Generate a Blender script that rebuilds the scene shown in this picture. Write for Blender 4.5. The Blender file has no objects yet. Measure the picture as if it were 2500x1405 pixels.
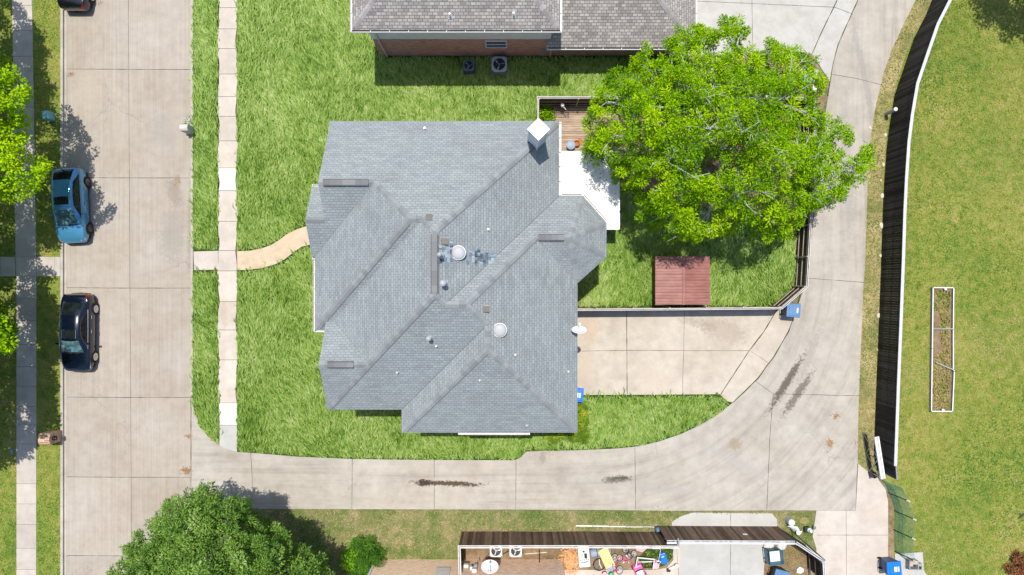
import bpy, bmesh, math, random
import numpy as np
from mathutils import Vector, Matrix
C = bpy.context.scene.collection
SC = bpy.context.scene
R = math.radians
random.seed(7); RN = np.random.default_rng(7)

# ---------------------------------------------------------------- camera, sky, sun, exposure
H = 41.67                       # height of the drone above the street, metres
cam = bpy.data.cameras.new('camera'); camo = bpy.data.objects.new('camera', cam); C.objects.link(camo)
camo.location = (0, 0, H); camo.rotation_euler = (0, 0, 0)
cam.sensor_width = 36; cam.lens = 24; cam.clip_start = 0.5; cam.clip_end = 2000
SC.camera = camo
SHX, SHY = 0.052, -0.255         # how far a shadow falls per metre of height
sd = Vector((-SHX, -SHY, 1)).normalized()
w = bpy.data.worlds.new('World'); SC.world = w; w.use_nodes = True
nt = w.node_tree; sky = nt.nodes.new('ShaderNodeTexSky'); sky.sky_type = 'NISHITA'; sky.sun_disc = False
sky.sun_elevation = math.asin(sd.z); sky.sun_rotation = math.atan2(sd.x, sd.y)
sky.air_density = 1.0; sky.dust_density = 1.2
nt.links.new(sky.outputs[0], nt.nodes['Background'].inputs[0]); nt.nodes['Background'].inputs[1].default_value = 0.15
sl = bpy.data.lights.new('sun', 'SUN'); sl.energy = 4.6; sl.angle = R(0.6); sl.color = (1, 0.945, 0.85)
so = bpy.data.objects.new('sun', sl); C.objects.link(so)
so.rotation_euler = sd.to_track_quat('Z', 'Y').to_euler(); so.location = (0, 0, 60)
SC.view_settings.view_transform = 'Standard'; SC.view_settings.look = 'None'
SC.view_settings.exposure = 0.1; SC.view_settings.gamma = 1

def P(px, py, z=0.0):
    k = (1 - z / H) / 40
    return Vector(((px - 1250) * k, (702.5 - py) * k, z))
def P2(px, py, z=0.0):
    p = P(px, py, z); return (p.x, p.y)

# ---------------------------------------------------------------- mesh helpers
class MB:
    def __init__(s): s.v = []; s.f = []; s.m = []; s.r = []; s.uv = []; s.hasuv = False
    def add(s, vs, fs, m=0, r=None, uv=None):
        b = len(s.v); s.v += [tuple(p) for p in vs]
        for i, f in enumerate(fs):
            s.f.append([b + k for k in f]); s.m.append(m); s.r.append(random.random() if r is None else r)
            if uv: s.uv += uv[i]; s.hasuv = True
            else: s.uv += [(0, 0)] * len(f)
        return s
    def box(s, c, d, rz=0, m=0, r=None, M=None, top=1.0):
        x, y, z = d[0] / 2, d[1] / 2, d[2] / 2
        vs = [(-x, -y, -z), (x, -y, -z), (x, y, -z), (-x, y, -z), (-x*top, -y*top, z), (x*top, -y*top, z), (x*top, y*top, z), (-x*top, y*top, z)]
        if M is None: M = Matrix.Translation(c) @ Matrix.Rotation(rz, 4, 'Z')
        else: M = M @ Matrix.Translation(c) @ Matrix.Rotation(rz, 4, 'Z')
        return s.add([M @ Vector(p) for p in vs], [(0, 3, 2, 1), (4, 5, 6, 7), (0, 1, 5, 4), (1, 2, 6, 5), (2, 3, 7, 6), (3, 0, 4, 7)], m, r)
    def prism(s, poly, z0, z1, m=0, r=None):
        a = sum(poly[i][0]*poly[(i+1) % len(poly)][1] - poly[(i+1) % len(poly)][0]*poly[i][1] for i in range(len(poly)))
        if a < 0: poly = poly[::-1]
        n = len(poly); vs = [(x, y, z0) for x, y in poly] + [(x, y, z1) for x, y in poly]
        return s.add(vs, [list(range(n))[::-1], list(range(n, 2*n))] + [(i, (i+1) % n, n + (i+1) % n, n + i) for i in range(n)], m, r)
    def sheet(s, poly, z, m=0, r=None):
        a = sum(poly[i][0]*poly[(i+1) % len(poly)][1] - poly[(i+1) % len(poly)][0]*poly[i][1] for i in range(len(poly)))
        if a < 0: poly = poly[::-1]
        return s.add([(x, y, z) for x, y in poly], [list(range(len(poly)))], m, r)
    def cyl(s, a, b, r0, r1=None, n=12, m=0, cap=True, r=None):
        a = Vector(a); b = Vector(b); r1 = r0 if r1 is None else r1
        q = (b - a).to_track_quat('Z', 'Y').to_matrix()
        vs = []
        for c, rr in ((a, r0), (b, r1)):
            for i in range(n):
                t = 2*math.pi*i/n; vs.append(c + q @ Vector((rr*math.cos(t), rr*math.sin(t), 0)))
        fs = [(i, (i+1) % n, n + (i+1) % n, n + i) for i in range(n)]
        if cap: fs += [list(range(n))[::-1], list(range(n, 2*n))]
        return s.add(vs, fs, m, random.random() if r is None else r)
    def tube(s, pts, rad, n=6, m=0, r=None, closed=False):
        pts = [Vector(p) for p in pts]; k = len(pts)
        rad = rad if isinstance(rad, (list, tuple)) else [rad]*k
        vs = []; up = Vector((0.013, 0.02, 1))
        for i, p in enumerate(pts):
            if closed: d = pts[(i+1) % k] - pts[i-1]
            else: d = pts[min(i+1, k-1)] - pts[max(i-1, 0)]
            d = d.normalized() if d.length > 1e-9 else Vector((0, 0, 1))
            u = up if abs(d.dot(up.normalized())) < 0.97 else Vector((1, 0.05, 0))
            x = d.cross(u).normalized(); y = d.cross(x)
            for j in range(n):
                t = 2*math.pi*j/n; vs.append(p + rad[i]*(math.cos(t)*x + math.sin(t)*y))
        fs = []
        for i in range(k if closed else k-1):
            for j in range(n):
                a, b = i*n, ((i+1) % k)*n
                fs.append((a+j, b+j, b+(j+1) % n, a+(j+1) % n))
        if not closed: fs += [list(range(n)), list(range((k-1)*n, k*n))[::-1]]
        return s.add(vs, fs, m, random.random() if r is None else r)
    def lathe(s, prof, c=(0, 0, 0), n=16, m=0, M=None, r=None):
        vs = []; M = M or Matrix.Translation(c)
        for rr, z in prof:
            for j in range(n):
                t = 2*math.pi*j/n; vs.append(M @ Vector((rr*math.cos(t), rr*math.sin(t), z)))
        fs = [(i*n+j, i*n+(j+1) % n, (i+1)*n+(j+1) % n, (i+1)*n+j) for i in range(len(prof)-1) for j in range(n)]
        fs += [list(range(n))[::-1], list(range((len(prof)-1)*n, len(prof)*n))]
        return s.add(vs, fs, m, random.random() if r is None else r)
    def build(s, name, mats, parent=None, smooth=False, bevel=0, kind=None):
        me = bpy.data.meshes.new(name); me.from_pydata(s.v, [], s.f)
        for mt in (mats if isinstance(mats, (list, tuple)) else [mats]): me.materials.append(mt)
        me.polygons.foreach_set('material_index', s.m)
        at = me.attributes.new('rnd', 'FLOAT', 'FACE'); at.data.foreach_set('value', s.r)
        if s.hasuv:
            ul = me.uv_layers.new(name='UVMap'); ul.data.foreach_set('uv', np.array(s.uv, dtype=np.float32).ravel())
        if smooth:
            me.polygons.foreach_set('use_smooth', [True]*len(s.f))
            try: me.set_sharp_from_angle(angle=R(40))
            except Exception: pass
        me.update()
        o = bpy.data.objects.new(name, me); C.objects.link(o)
        if parent: o.parent = parent
        if bevel:
            b = o.modifiers.new('bevel', 'BEVEL'); b.width = bevel; b.segments = 2; b.limit_method = 'ANGLE'; b.angle_limit = R(30)
        if kind: o['kind'] = kind
        return o
def thing(name, label, cat, loc=(0, 0, 0), rz=0, group=None):
    o = bpy.data.objects.new(name, None); C.objects.link(o); o.location = loc; o.rotation_euler = (0, 0, rz)
    o.empty_display_size = 0.3
    return tag(o, label, cat, group)
def tag(o, label, cat, group=None):
    o['label'] = label; o['category'] = cat
    if group: o['group'] = group
    return o
def rebase(root, loc):
    root.location = loc
    for c in root.children: c.location = -Vector(loc)
def dup(root, loc, rz, label, group=None):
    r = root.copy(); C.objects.link(r); r.location = loc; r.rotation_euler = (0, 0, rz); r['label'] = label
    if group: r['group'] = group
    for ch in list(root.children):
        c = ch.copy(); C.objects.link(c); c.parent = r
        for g in ch.children:
            d = g.copy(); C.objects.link(d); d.parent = c
    return r

# ---------------------------------------------------------------- materials
class G:
    def __init__(s, name):
        s.mat = bpy.data.materials.new(name); s.mat.use_nodes = True; s.t = s.mat.node_tree
        s.b = s.t.nodes['Principled BSDF']; s.o = s.t.nodes['Material Output']
    def n(s, ty, **k):
        x = s.t.nodes.new('ShaderNode' + ty)
        for a, b in k.items(): setattr(x, a, b)
        return x
    def set(s, sock, v):
        if isinstance(v, bpy.types.NodeSocket): s.t.links.new(v, sock)
        else:
            if isinstance(v, (tuple, list)) and len(v) == 3 and sock.type == 'RGBA': v = (*v, 1)
            sock.default_value = v
    def obj(s): return s.n('TexCoord').outputs['Object']
    def uv(s): return s.n('TexCoord').outputs['UV']
    def attr(s, a='rnd'): return s.n('Attribute', attribute_name=a).outputs['Fac']
    def mapping(s, vec, loc=(0, 0, 0), rot=(0, 0, 0), scale=(1, 1, 1), ty='POINT'):
        m = s.n('Mapping', vector_type=ty); s.set(m.inputs[0], vec)
        m.inputs['Location'].default_value = loc; m.inputs['Rotation'].default_value = rot; m.inputs['Scale'].default_value = scale
        return m.outputs[0]
    def noise(s, vec, scale, detail=3, rough=0.55, col=False):
        x = s.n('TexNoise'); s.set(x.inputs['Vector'], vec); x.inputs['Scale'].default_value = scale
        x.inputs['Detail'].default_value = detail; x.inputs['Roughness'].default_value = rough
        return x.outputs['Color' if col else 'Fac']
    def ramp(s, fac, stops, interp='LINEAR'):
        x = s.n('ValToRGB'); s.set(x.inputs[0], fac); e = x.color_ramp; e.interpolation = interp
        while len(e.elements) < len(stops): e.elements.new(0.5)
        for i, (p, c) in enumerate(stops):
            e.elements[i].position = p
            c = (c, c, c) if isinstance(c, (int, float)) else c
            e.elements[i].color = (*c, 1)
        return x.outputs[0]
    def mix(s, f, a, b, mode='MIX'):
        x = s.n('Mix', data_type='RGBA', blend_type=mode)
        s.set(x.inputs[0], f); s.set(x.inputs[6], a); s.set(x.inputs[7], b); return x.outputs[2]
    def math(s, op, a, b=0.0, clamp=False):
        x = s.n('Math', operation=op, use_clamp=clamp); s.set(x.inputs[0], a); s.set(x.inputs[1], b); return x.outputs[0]
    def bump(s, h, d=0.02, st=1.0):
        x = s.n('Bump'); s.set(x.inputs['Height'], h); x.inputs['Distance'].default_value = d; x.inputs['Strength'].default_value = st
        s.t.links.new(x.outputs[0], s.b.inputs['Normal'])
    def spot(s, cx, cy, rx, ry, rot=0, soft=0.5, vec=None, ns=6.0):
        v = s.mapping(vec or s.obj(), (cx, cy, 0), (0, 0, rot), (rx, ry, 1000), 'TEXTURE')
        l = s.n('VectorMath', operation='LENGTH'); s.set(l.inputs[0], v)
        nz = s.noise(s.obj(), ns, 4, 0.65)
        q = s.math('SUBTRACT', s.math('ADD', 1.0, s.math('MULTIPLY', s.math('SUBTRACT', nz, 0.5), 2.2)), l.outputs['Value'])
        return s.math('DIVIDE', q, soft, True)
    def fin(s, col, rough=0.85, spec=0.3, metal=0.0):
        s.set(s.b.inputs['Base Color'], col); s.set(s.b.inputs['Roughness'], rough)
        s.b.inputs['Specular IOR Level'].default_value = spec; s.b.inputs['Metallic'].default_value = metal
        return s.mat
def plain(name, col, rough=0.6, spec=0.4, metal=0.0, var=0.12, sc=3.0, coat=0):
    g = G(name); v = g.noise(g.obj(), sc, 4)
    m = g.ramp(v, [(0.3, tuple(c*(1-var) for c in col)), (0.7, tuple(min(1, c*(1+var)) for c in col))])
    fine = g.ramp(g.noise(g.obj(), sc*14, 2), [(0.3, 1-var*0.5), (0.7, 1.0)])
    if coat: g.b.inputs['Coat Weight'].default_value = coat; g.b.inputs['Coat Roughness'].default_value = 0.04
    return g.fin(g.mix(1.0, m, fine, 'MULTIPLY'), rough, spec, metal)

def concrete(name, c1, c2, streak=(7, 0.25), spots=(), tint=0.0, mottle=0.5, arc=False, crack=False):
    c1 = tuple(c*0.77 for c in c1); c2 = tuple(c*0.77 for c in c2)
    g = G(name); o = g.obj()
    big = g.noise(o, 0.28, 5, 0.6); med = g.noise(o, 1.7, 5, 0.65)
    f = g.ramp(big, [(0.35, 0.0), (0.68, 1.0)])
    col = g.mix(f, c1, c2)
    stv = g.noise(g.mapping(o, scale=(streak[0], streak[1], 1)), 1.0, 3, 0.6)
    col = g.mix(1.0, col, g.ramp(stv, [(0.35, 0.93), (0.65, 1.05)]), 'MULTIPLY')
    col = g.mix(1.0, col, g.ramp(med, [(0.28, 1-0.26*mottle), (0.55, 1.0), (0.75, 1+0.1*mottle)]), 'MULTIPLY')
    col = g.mix(1.0, col, g.ramp(g.noise(o, 38, 2), [(0.3, 0.93), (0.7, 1.05)]), 'MULTIPLY')
    if tint: 
        t = g.attr(); col = g.mix(1.0, col, g.ramp(t, [(0, 1-tint), (1, 1+tint)]), 'MULTIPLY')
    if arc:      # wheel tracks that follow the bend
        x = g.n('SeparateXYZ'); g.set(x.inputs[0], o); a = g.math('MAXIMUM', g.math('SUBTRACT', x.outputs[0], 5.0), 0.0); b = g.math('MAXIMUM', g.math('SUBTRACT', 1.3, x.outputs[1]), 0.0)
        r = g.math('SQRT', g.math('ADD', g.math('MULTIPLY', a, a), g.math('MULTIPLY', b, b)))
        cv = g.n('CombineXYZ'); g.set(cv.inputs[0], g.math('MULTIPLY', r, 2.4)); g.set(cv.inputs[1], g.math('MULTIPLY', x.outputs[0], 0.10)); g.set(cv.inputs[2], g.math('MULTIPLY', x.outputs[1], 0.10))
        col = g.mix(1.0, col, g.ramp(g.noise(cv.outputs[0], 1.0, 5, 0.7), [(0.3, (0.80, 0.785, 0.77)), (0.48, 0.98), (0.7, 1.06)]), 'MULTIPLY')
    if crack:
        vo = g.n('TexVoronoi', feature='DISTANCE_TO_EDGE'); vo.inputs['Scale'].default_value = 0.16
        dv = g.n('VectorMath', operation='ADD'); g.set(dv.inputs[0], o); sc_ = g.n('VectorMath', operation='SCALE'); g.set(sc_.inputs[0], g.noise(o, 1.3, 4, 0.6, True)); sc_.inputs['Scale'].default_value = 0.9; g.set(dv.inputs[1], sc_.outputs[0]); g.set(vo.inputs['Vector'], dv.outputs[0])
        ln = g.ramp(vo.outputs['Distance'], [(0.0, 1.0), (0.0035, 0.0)]); mk = g.ramp(g.noise(o, 0.13, 2), [(0.52, 0), (0.60, 0.6)])
        col = g.mix(g.math('MULTIPLY', ln, mk), col, (0.2, 0.17, 0.14))
    for (px, py, rx, ry, rot, c, s) in spots:
        q = P(px, py)
        m = g.math('MULTIPLY', g.spot(q.x, q.y, rx, ry, R(rot)), s)
        col = g.mix(m, col, tuple(a*0.8 for a in c))
    g.bump(g.noise(o, 60, 2), 0.004, 0.5)
    return g.fin(col, 0.9, 0.25)
def shingle(name, c1, c2, mortar, bw, rh, patch, bumpd=0.012, ms=0.012):
    g = G(name); u = g.uv()
    b = g.n('TexBrick'); g.set(b.inputs['Vector'], u); b.offset = 0.43; b.squash = 1.0
    g.set(b.inputs['Color1'], c1); g.set(b.inputs['Color2'], c2); g.set(b.inputs['Mortar'], mortar)
    b.inputs['Scale'].default_value = 1; b.inputs['Mortar Size'].default_value = ms; b.inputs['Mortar Smooth'].default_value = 0.4
    b.inputs['Bias'].default_value = 0.0; b.inputs['Brick Width'].default_value = bw; b.inputs['Row Height'].default_value = rh
    b2 = g.n('TexBrick'); g.set(b2.inputs['Vector'], g.mapping(u, loc=(0.37, 0, 0))); b2.offset = 0.31
    g.set(b2.inputs['Color1'], (0.92, 0.92, 0.93)); g.set(b2.inputs['Color2'], (1.06, 1.06, 1.06)); g.set(b2.inputs['Mortar'], (1, 1, 1))
    b2.inputs['Scale'].default_value = 1; b2.inputs['Mortar Size'].default_value = 0; b2.inputs['Brick Width'].default_value = bw*1.9; b2.inputs['Row Height'].default_value = rh
    col = g.mix(1.0, b.outputs['Color'], b2.outputs['Color'], 'MULTIPLY')
    o = g.obj()
    col = g.mix(1.0, col, g.ramp(g.noise(o, 0.5, 5, 0.6), [(0.3, patch), (0.7, (1.06, 1.06, 1.06))]), 'MULTIPLY')
    col = g.mix(1.0, col, g.ramp(g.noise(o, 45, 2), [(0.3, 0.92), (0.7, 1.06)]), 'MULTIPLY')
    g.bump(b.outputs['Fac'], -bumpd, 0.8)
    return g.fin(col, 0.93, 0.2)
def brick(name, c1, c2, mortar, sc=1.0):
    g = G(name); u = g.uv()
    b = g.n('TexBrick'); g.set(b.inputs['Vector'], u)
    g.set(b.inputs['Color1'], c1); g.set(b.inputs['Color2'], c2); g.set(b.inputs['Mortar'], mortar)
    b.inputs['Scale'].default_value = sc; b.inputs['Mortar Size'].default_value = 0.012
    b.inputs['Brick Width'].default_value = 0.3; b.inputs['Row Height'].default_value = 0.09
    v = g.noise(g.mapping(u, scale=(1.2, 9, 1)), 2.2, 4, 0.7)
    col = g.mix(1.0, b.outputs['Color'], g.ramp(v, [(0.3, (0.55, 0.5, 0.5)), (0.5, (1, 1, 1)), (0.7, (1.35, 1.3, 1.25))]), 'MULTIPLY')
    g.bump(b.outputs['Fac'], -0.01, 0.6)
    return g.fin(col, 0.9, 0.2)
def wood(name, c1, c2, ax='y', sc=1.0):
    g = G(name); o = g.obj()
    s = {'x': (1, 14, 14), 'y': (14, 1, 14), 'z': (14, 14, 1)}[ax]
    v = g.noise(g.mapping(o, scale=s), 1.6*sc, 4, 0.65)
    col = g.mix(g.attr(), c1, c2)
    col = g.mix(1.0, col, g.ramp(v, [(0.3, 0.62), (0.5, 0.95), (0.7, 1.25)]), 'MULTIPLY')
    col = g.mix(1.0, col, g.ramp(g.noise(o, 0.7, 3), [(0.3, 0.85), (0.7, 1.1)]), 'MULTIPLY')
    g.bump(v, 0.004, 0.6)
    return g.fin(col, 0.8, 0.25)
def leafmat(name, stops, trans=0.35, patch=0.5, sheen=0.35):
    g = G(name); o = g.obj()
    f = g.math('ADD', g.math('MULTIPLY', g.attr(), 1-patch), g.math('MULTIPLY', g.ramp(g.noise(o, 1.1, 3), [(0.3, 0), (0.7, 1)]), patch))
    col = g.ramp(f, stops)
    g.fin(col, 0.65, sheen*0.4)
    tr = g.n('BsdfTranslucent'); g.set(tr.inputs[0], g.mix(1.0, col, (1.15, 1.2, 0.5), 'MULTIPLY'))
    mx = g.n('MixShader'); mx.inputs[0].default_value = trans
    g.t.links.new(g.b.outputs[0], mx.inputs[1]); g.t.links.new(tr.outputs[0], mx.inputs[2]); g.t.links.new(mx.outputs[0], g.o.inputs[0])
    return g.mat
def turfmat(name, stops, big=0.25, sc2=2.0):
    g = G(name); o = g.obj()
    v = g.math('ADD', g.math('MULTIPLY', g.noise(o, big, 5, 0.6), 0.55), g.math('MULTIPLY', g.noise(o, sc2, 5, 0.7), 0.45))
    col = g.ramp(v, stops)
    col = g.mix(1.0, col, g.ramp(g.noise(o, 22, 4, 0.75), [(0.3, 0.6), (0.5, 1.0), (0.72, 1.35)]), 'MULTIPLY')
    g.bump(g.noise(o, 30, 3), 0.05, 1.0)
    return g.fin(col, 0.95, 0.1)
def blademat(name, stops, patch=0.35, big=0.3, trans=0.25, extra=None):
    g = G(name); o = g.obj()
    n1 = g.ramp(g.math('ADD', g.math('MULTIPLY', g.noise(o, big, 4, 0.6), 0.5), g.math('MULTIPLY', g.noise(o, 2.2, 4, 0.6), 0.5)), [(0.36, 0), (0.64, 1)])
    f = g.math('ADD', g.math('MULTIPLY', g.attr(), 1-patch), g.math('MULTIPLY', n1, patch))
    col = g.ramp(f, stops); g.fin(col, 0.6, 0.2)
    tr = g.n('BsdfTranslucent'); g.set(tr.inputs[0], col)
    mx = g.n('MixShader'); mx.inputs[0].default_value = trans
    g.t.links.new(g.b.outputs[0], mx.inputs[1]); g.t.links.new(tr.outputs[0], mx.inputs[2]); g.t.links.new(mx.outputs[0], g.o.inputs[0])
    return g.mat
def glassmat(name, col=(0.01, 0.013, 0.015), rough=0.03):
    g = G(name); g.fin(g.mix(g.ramp(g.noise(g.obj(), 2.5, 2), [(0.4, 0), (0.6, 1)]), col, tuple(c*2.2 for c in col)), rough, 0.6); return g.mat

DK = (0.12, 0.1, 0.085); RUST = (0.35, 0.17, 0.07)
M = {}
M['street'] = concrete('street_concrete', (0.47, 0.405, 0.335), (0.54, 0.49, 0.43), (9, 0.12), [
    (425, 470, 0.5, 1.1, 8, (0.3, 0.25, 0.2), 0.6), (432, 440, 0.18, 0.35, 0, (0.42, 0.3, 0.17), 0.7), (455, 1150, 0.4, 0.22, 0, RUST, 0.75),
    (420, 580, 0.9, 1.7, 0, (0.33, 0.31, 0.29), 0.5), (400, 320, 0.8, 1.3, 10, (0.36, 0.34, 0.32), 0.45), (175, 182, 0.2, 0.15, 0, RUST, 0.6), (463, 560, 0.16, 3.6, 0, (0.3, 0.27, 0.24), 0.55),
    (456, 1065, 0.25, 0.12, 0, RUST, 0.7), (215, 220, 1.0, 1.8, 0, (0.52, 0.44, 0.36), 0.5)], tint=0.045, crack=True)
M['alley'] = concrete('alley_concrete', (0.49, 0.445, 0.385), (0.58, 0.54, 0.48), (0.8, 0.8), [
    (1920, 935, 0.3, 2.3, -32, DK, 0.9), (1948, 962, 0.3, 1.9, -34, DK, 0.75), (1975, 870, 0.3, 2.4, -22, (0.33, 0.3, 0.27), 0.5), (1095, 1181, 2.6, 0.2, -2, (0.11, 0.08, 0.05), 1.0),
    (1507, 1171, 1.0, 0.26, 4, (0.10, 0.08, 0.05), 1.0), (1370, 1165, 0.4, 0.9, 0, (0.36, 0.32, 0.28), 0.5), (1795, 1085, 0.5, 0.4, 0, (0.36, 0.28, 0.2), 0.7),
    (2025, 1082, 0.25, 0.3, -30, RUST, 0.75), (2040, 1018, 0.13, 0.3, -30, RUST, 0.7), (1325, 1118, 0.25, 0.5, 0, (0.3, 0.25, 0.2), 0.6), (1930, 800, 0.3, 2.2, -14, (0.38, 0.35, 0.32), 0.5),
    (2110, 190, 0.25, 5.5, 12, (0.34, 0.32, 0.31), 0.55), (2070, 420, 0.4, 5.0, 2, (0.36, 0.35, 0.33), 0.5), (1035, 1179, 0.6, 0.26, 0, (0.06, 0.04, 0.03), 0.95), (1600, 1190, 3.6, 0.35, -8, (0.42, 0.40, 0.38), 0.45),
    (1800, 1130, 0.35, 3.3, 62, (0.44, 0.42, 0.4), 0.5)], tint=0.03, arc=True, crack=True)
M['drive'] = concrete('driveway_concrete', (0.59, 0.515, 0.425), (0.68, 0.615, 0.53), (1, 1), [
    (1760, 805, 2.0, 0.8, -22, (0.40, 0.33, 0.27), 0.5), (1440, 800, 0.7, 1.3, 0, (0.6, 0.44, 0.3), 0.5), (1430, 900, 0.5, 1.5, 0, (0.62, 0.5, 0.38), 0.5), (1700, 790, 1.6, 0.3, -14, (0.36, 0.3, 0.26), 0.4), (1600, 930, 1.4, 0.9, 0, (0.66, 0.55, 0.45), 0.5)], tint=0.025)
M['walk'] = concrete('sidewalk_concrete', (0.62, 0.54, 0.46), (0.70, 0.635, 0.57), (1, 1), [(548, 770, 0.3, 1.0, 0, (0.5, 0.4, 0.3), 0.5), (545, 870, 0.2, 0.9, 0, (0.56, 0.46, 0.36), 0.5)], tint=0.06, mottle=0.35)
M['walk_white'] = concrete('new_concrete', (0.78, 0.77, 0.74), (0.82, 0.81, 0.79), (1, 1), (), mottle=0.15)
M['walk_grey'] = concrete('grey_concrete', (0.56, 0.56, 0.53), (0.62, 0.61, 0.59), (1, 1), (), mottle=0.2)
M['walk_tan'] = concrete('tan_aggregate', (0.66, 0.52, 0.36), (0.74, 0.60, 0.44), (3, 3), (), mottle=0.5)
M['westwalk'] = concrete('old_concrete', (0.55, 0.49, 0.43), (0.66, 0.60, 0.54), (1, 1), (), tint=0.08, mottle=0.5)
M['kerb'] = concrete('kerb_concrete', (0.52, 0.47, 0.41), (0.6, 0.56, 0.5), (1, 1), (), mottle=0.6)
M['joint'] = plain('joint_dirt', (0.10, 0.085, 0.065), 0.95, 0.1, var=0.5, sc=4)
M['weed'] = plain('weed_joint', (0.09, 0.10, 0.035), 0.95, 0.1, var=0.6, sc=4)
M['turf'] = turfmat('lawn_soil', [(0.35, (0.02, 0.045, 0.008)), (0.65, (0.05, 0.10, 0.02))])
M['field'] = turfmat('field_turf', [(0.34, (0.11, 0.19, 0.03)), (0.45, (0.18, 0.25, 0.045)), (0.54, (0.26, 0.29, 0.06)), (0.63, (0.38, 0.33, 0.14))], 0.16, 1.5)
M['dry'] = turfmat('verge_turf', [(0.36, (0.09, 0.14, 0.04)), (0.47, (0.16, 0.18, 0.07)), (0.56, (0.25, 0.22, 0.12)), (0.66, (0.36, 0.29, 0.18))], 0.35, 1.4)
M['soil'] = turfmat('bare_soil', [(0.35, (0.13, 0.09, 0.05)), (0.5, (0.24, 0.17, 0.1)), (0.65, (0.38, 0.28, 0.18))], 0.5, 3)
M['straw'] = turfmat('straw_strip', [(0.38, (0.16, 0.18, 0.06)), (0.5, (0.33, 0.28, 0.12)), (0.6, (0.46, 0.37, 0.2))], 0.5, 2.6)
M['blade'] = blademat('long_grass', [(0.0, (0.035, 0.085, 0.008)), (0.25, (0.125, 0.24, 0.028)), (0.5, (0.265, 0.415, 0.075)), (0.75, (0.41, 0.53, 0.16)), (0.9, (0.54, 0.60, 0.27)), (1.0, (0.56, 0.48, 0.36))], 0.42)
M['fblade'] = blademat('short_grass', [(0.2, (0.085, 0.175, 0.025)), (0.40, (0.18, 0.255, 0.035)), (0.56, (0.29, 0.305, 0.055)), (0.8, (0.46, 0.38, 0.15))], 0.78, 0.11)
M['dblade'] = blademat('dry_grass', [(0.1, (0.09, 0.17, 0.03)), (0.35, (0.18, 0.25, 0.05)), (0.55, (0.32, 0.31, 0.11)), (0.85, (0.54, 0.43, 0.23))], 0.55, 0.35)
M['roof'] = shingle('grey_shingle', (0.25, 0.279, 0.287), (0.288, 0.322, 0.33), (0.192, 0.213, 0.223), 0.26, 0.15, (0.93, 0.915, 0.925), ms=0.013)
M['roofn'] = shingle('weathered_shingle', (0.25, 0.235, 0.225), (0.42, 0.40, 0.37), (0.15, 0.14, 0.135), 0.27, 0.165, (0.88, 0.85, 0.87), ms=0.016)
def capmat(name, a, b):
    g = G(name); col = g.ramp(g.attr(), [(0, a), (1, b)])
    col = g.mix(1.0, col, g.ramp(g.noise(g.obj(), 40, 2), [(0.3, 0.9), (0.7, 1.06)]), 'MULTIPLY'); return g.fin(col, 0.93, 0.2)
M['cap'] = capmat('cap_shingle', (0.205, 0.217, 0.226), (0.275, 0.30, 0.308))
M['capn'] = capmat('cap_weathered', (0.25, 0.24, 0.24), (0.36, 0.35, 0.35))
M['rvent'] = capmat('vent_shingle', (0.15, 0.15, 0.155), (0.215, 0.22, 0.225))
M['tab'] = capmat('new_tab', (0.12, 0.15, 0.22), (0.34, 0.42, 0.46))
M['valley_and_hip_shade'] = plain('valley_cut_hip_shade', (0.14, 0.15, 0.17), 0.9, 0.1)
M['white'] = plain('white_paint', (0.72, 0.72, 0.72), 0.5, 0.4, var=0.04)
M['gutter'] = plain('gutter_white', (0.68, 0.65, 0.62), 0.5, 0.4, var=0.08)
M['whitemetal'] = plain('white_metal', (0.86, 0.87, 0.88), 0.35, 0.5, var=0.03)
M['siding'] = plain('grey_siding', (0.88, 0.88, 0.88), 0.7, 0.3, var=0.05)
M['brickr'] = brick('red_brick', (0.52, 0.22, 0.15), (0.68, 0.37, 0.28), (0.55, 0.46, 0.42))
M['brickp'] = brick('pink_brick', (0.88, 0.53, 0.34), (0.92, 0.72, 0.53), (0.9, 0.78, 0.64))
M['black'] = plain('black_plastic', (0.012, 0.012, 0.013), 0.5, 0.4, var=0.2)
M['dark'] = plain('dark_metal', (0.035, 0.037, 0.042), 0.5, 0.4, 0.3, var=0.2)
M['steel'] = plain('galvanised', (0.45, 0.47, 0.5), 0.35, 0.5, 0.7, var=0.1)
M['grey'] = plain('grey_plastic', (0.32, 0.34, 0.36), 0.5, 0.4)
M['glass'] = glassmat('window_glass', (0.02, 0.03, 0.035))
M['cglass'] = glassmat('car_glass', (0.006, 0.008, 0.01))
M['cglass2'] = glassmat('windscreen_glass', (0.05, 0.10, 0.11))
# ================================================================ GROUND
def poly(pts, z=0.0): return [P2(x, y, z) for x, y in pts]
def strip(mb, pts, width, z, m=0, jit=0.0):
    q = [P(x, y, z) for x, y in pts]
    out = []
    for i in range(len(q)-1):            # subdivide for a ragged edge
        n = max(1, int((q[i+1]-q[i]).length/0.35)) if jit else 1
        for k in range(n): out.append(q[i].lerp(q[i+1], k/n))
    out.append(q[-1]); L = []; Rr = []
    for i, p in enumerate(out):
        d = (out[min(i+1, len(out)-1)] - out[max(i-1, 0)]).normalized(); nn = Vector((-d.y, d.x, 0))
        a = width/2*(1+jit*random.uniform(-1, 1)); b = width/2*(1+jit*random.uniform(-1, 1))
        L.append(p+nn*a); Rr.append(p-nn*b)
    n = len(out)
    mb.add(L+Rr, [(i, n+i, n+i+1, i+1) for i in range(n-1)], m)
def slab(name, pts, z, mat, kind='structure', z0=None):
    m = MB()
    if z0 is None: m.sheet(poly(pts), z)
    else: m.prism(poly(pts), z0, z)
    return m.build(name, mat, kind=kind)
g = MB(); g.sheet([(-150, -150), (150, -150), (150, 150), (-150, 150)], -0.03); g.build('ground', M['dry'], kind='structure')
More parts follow.
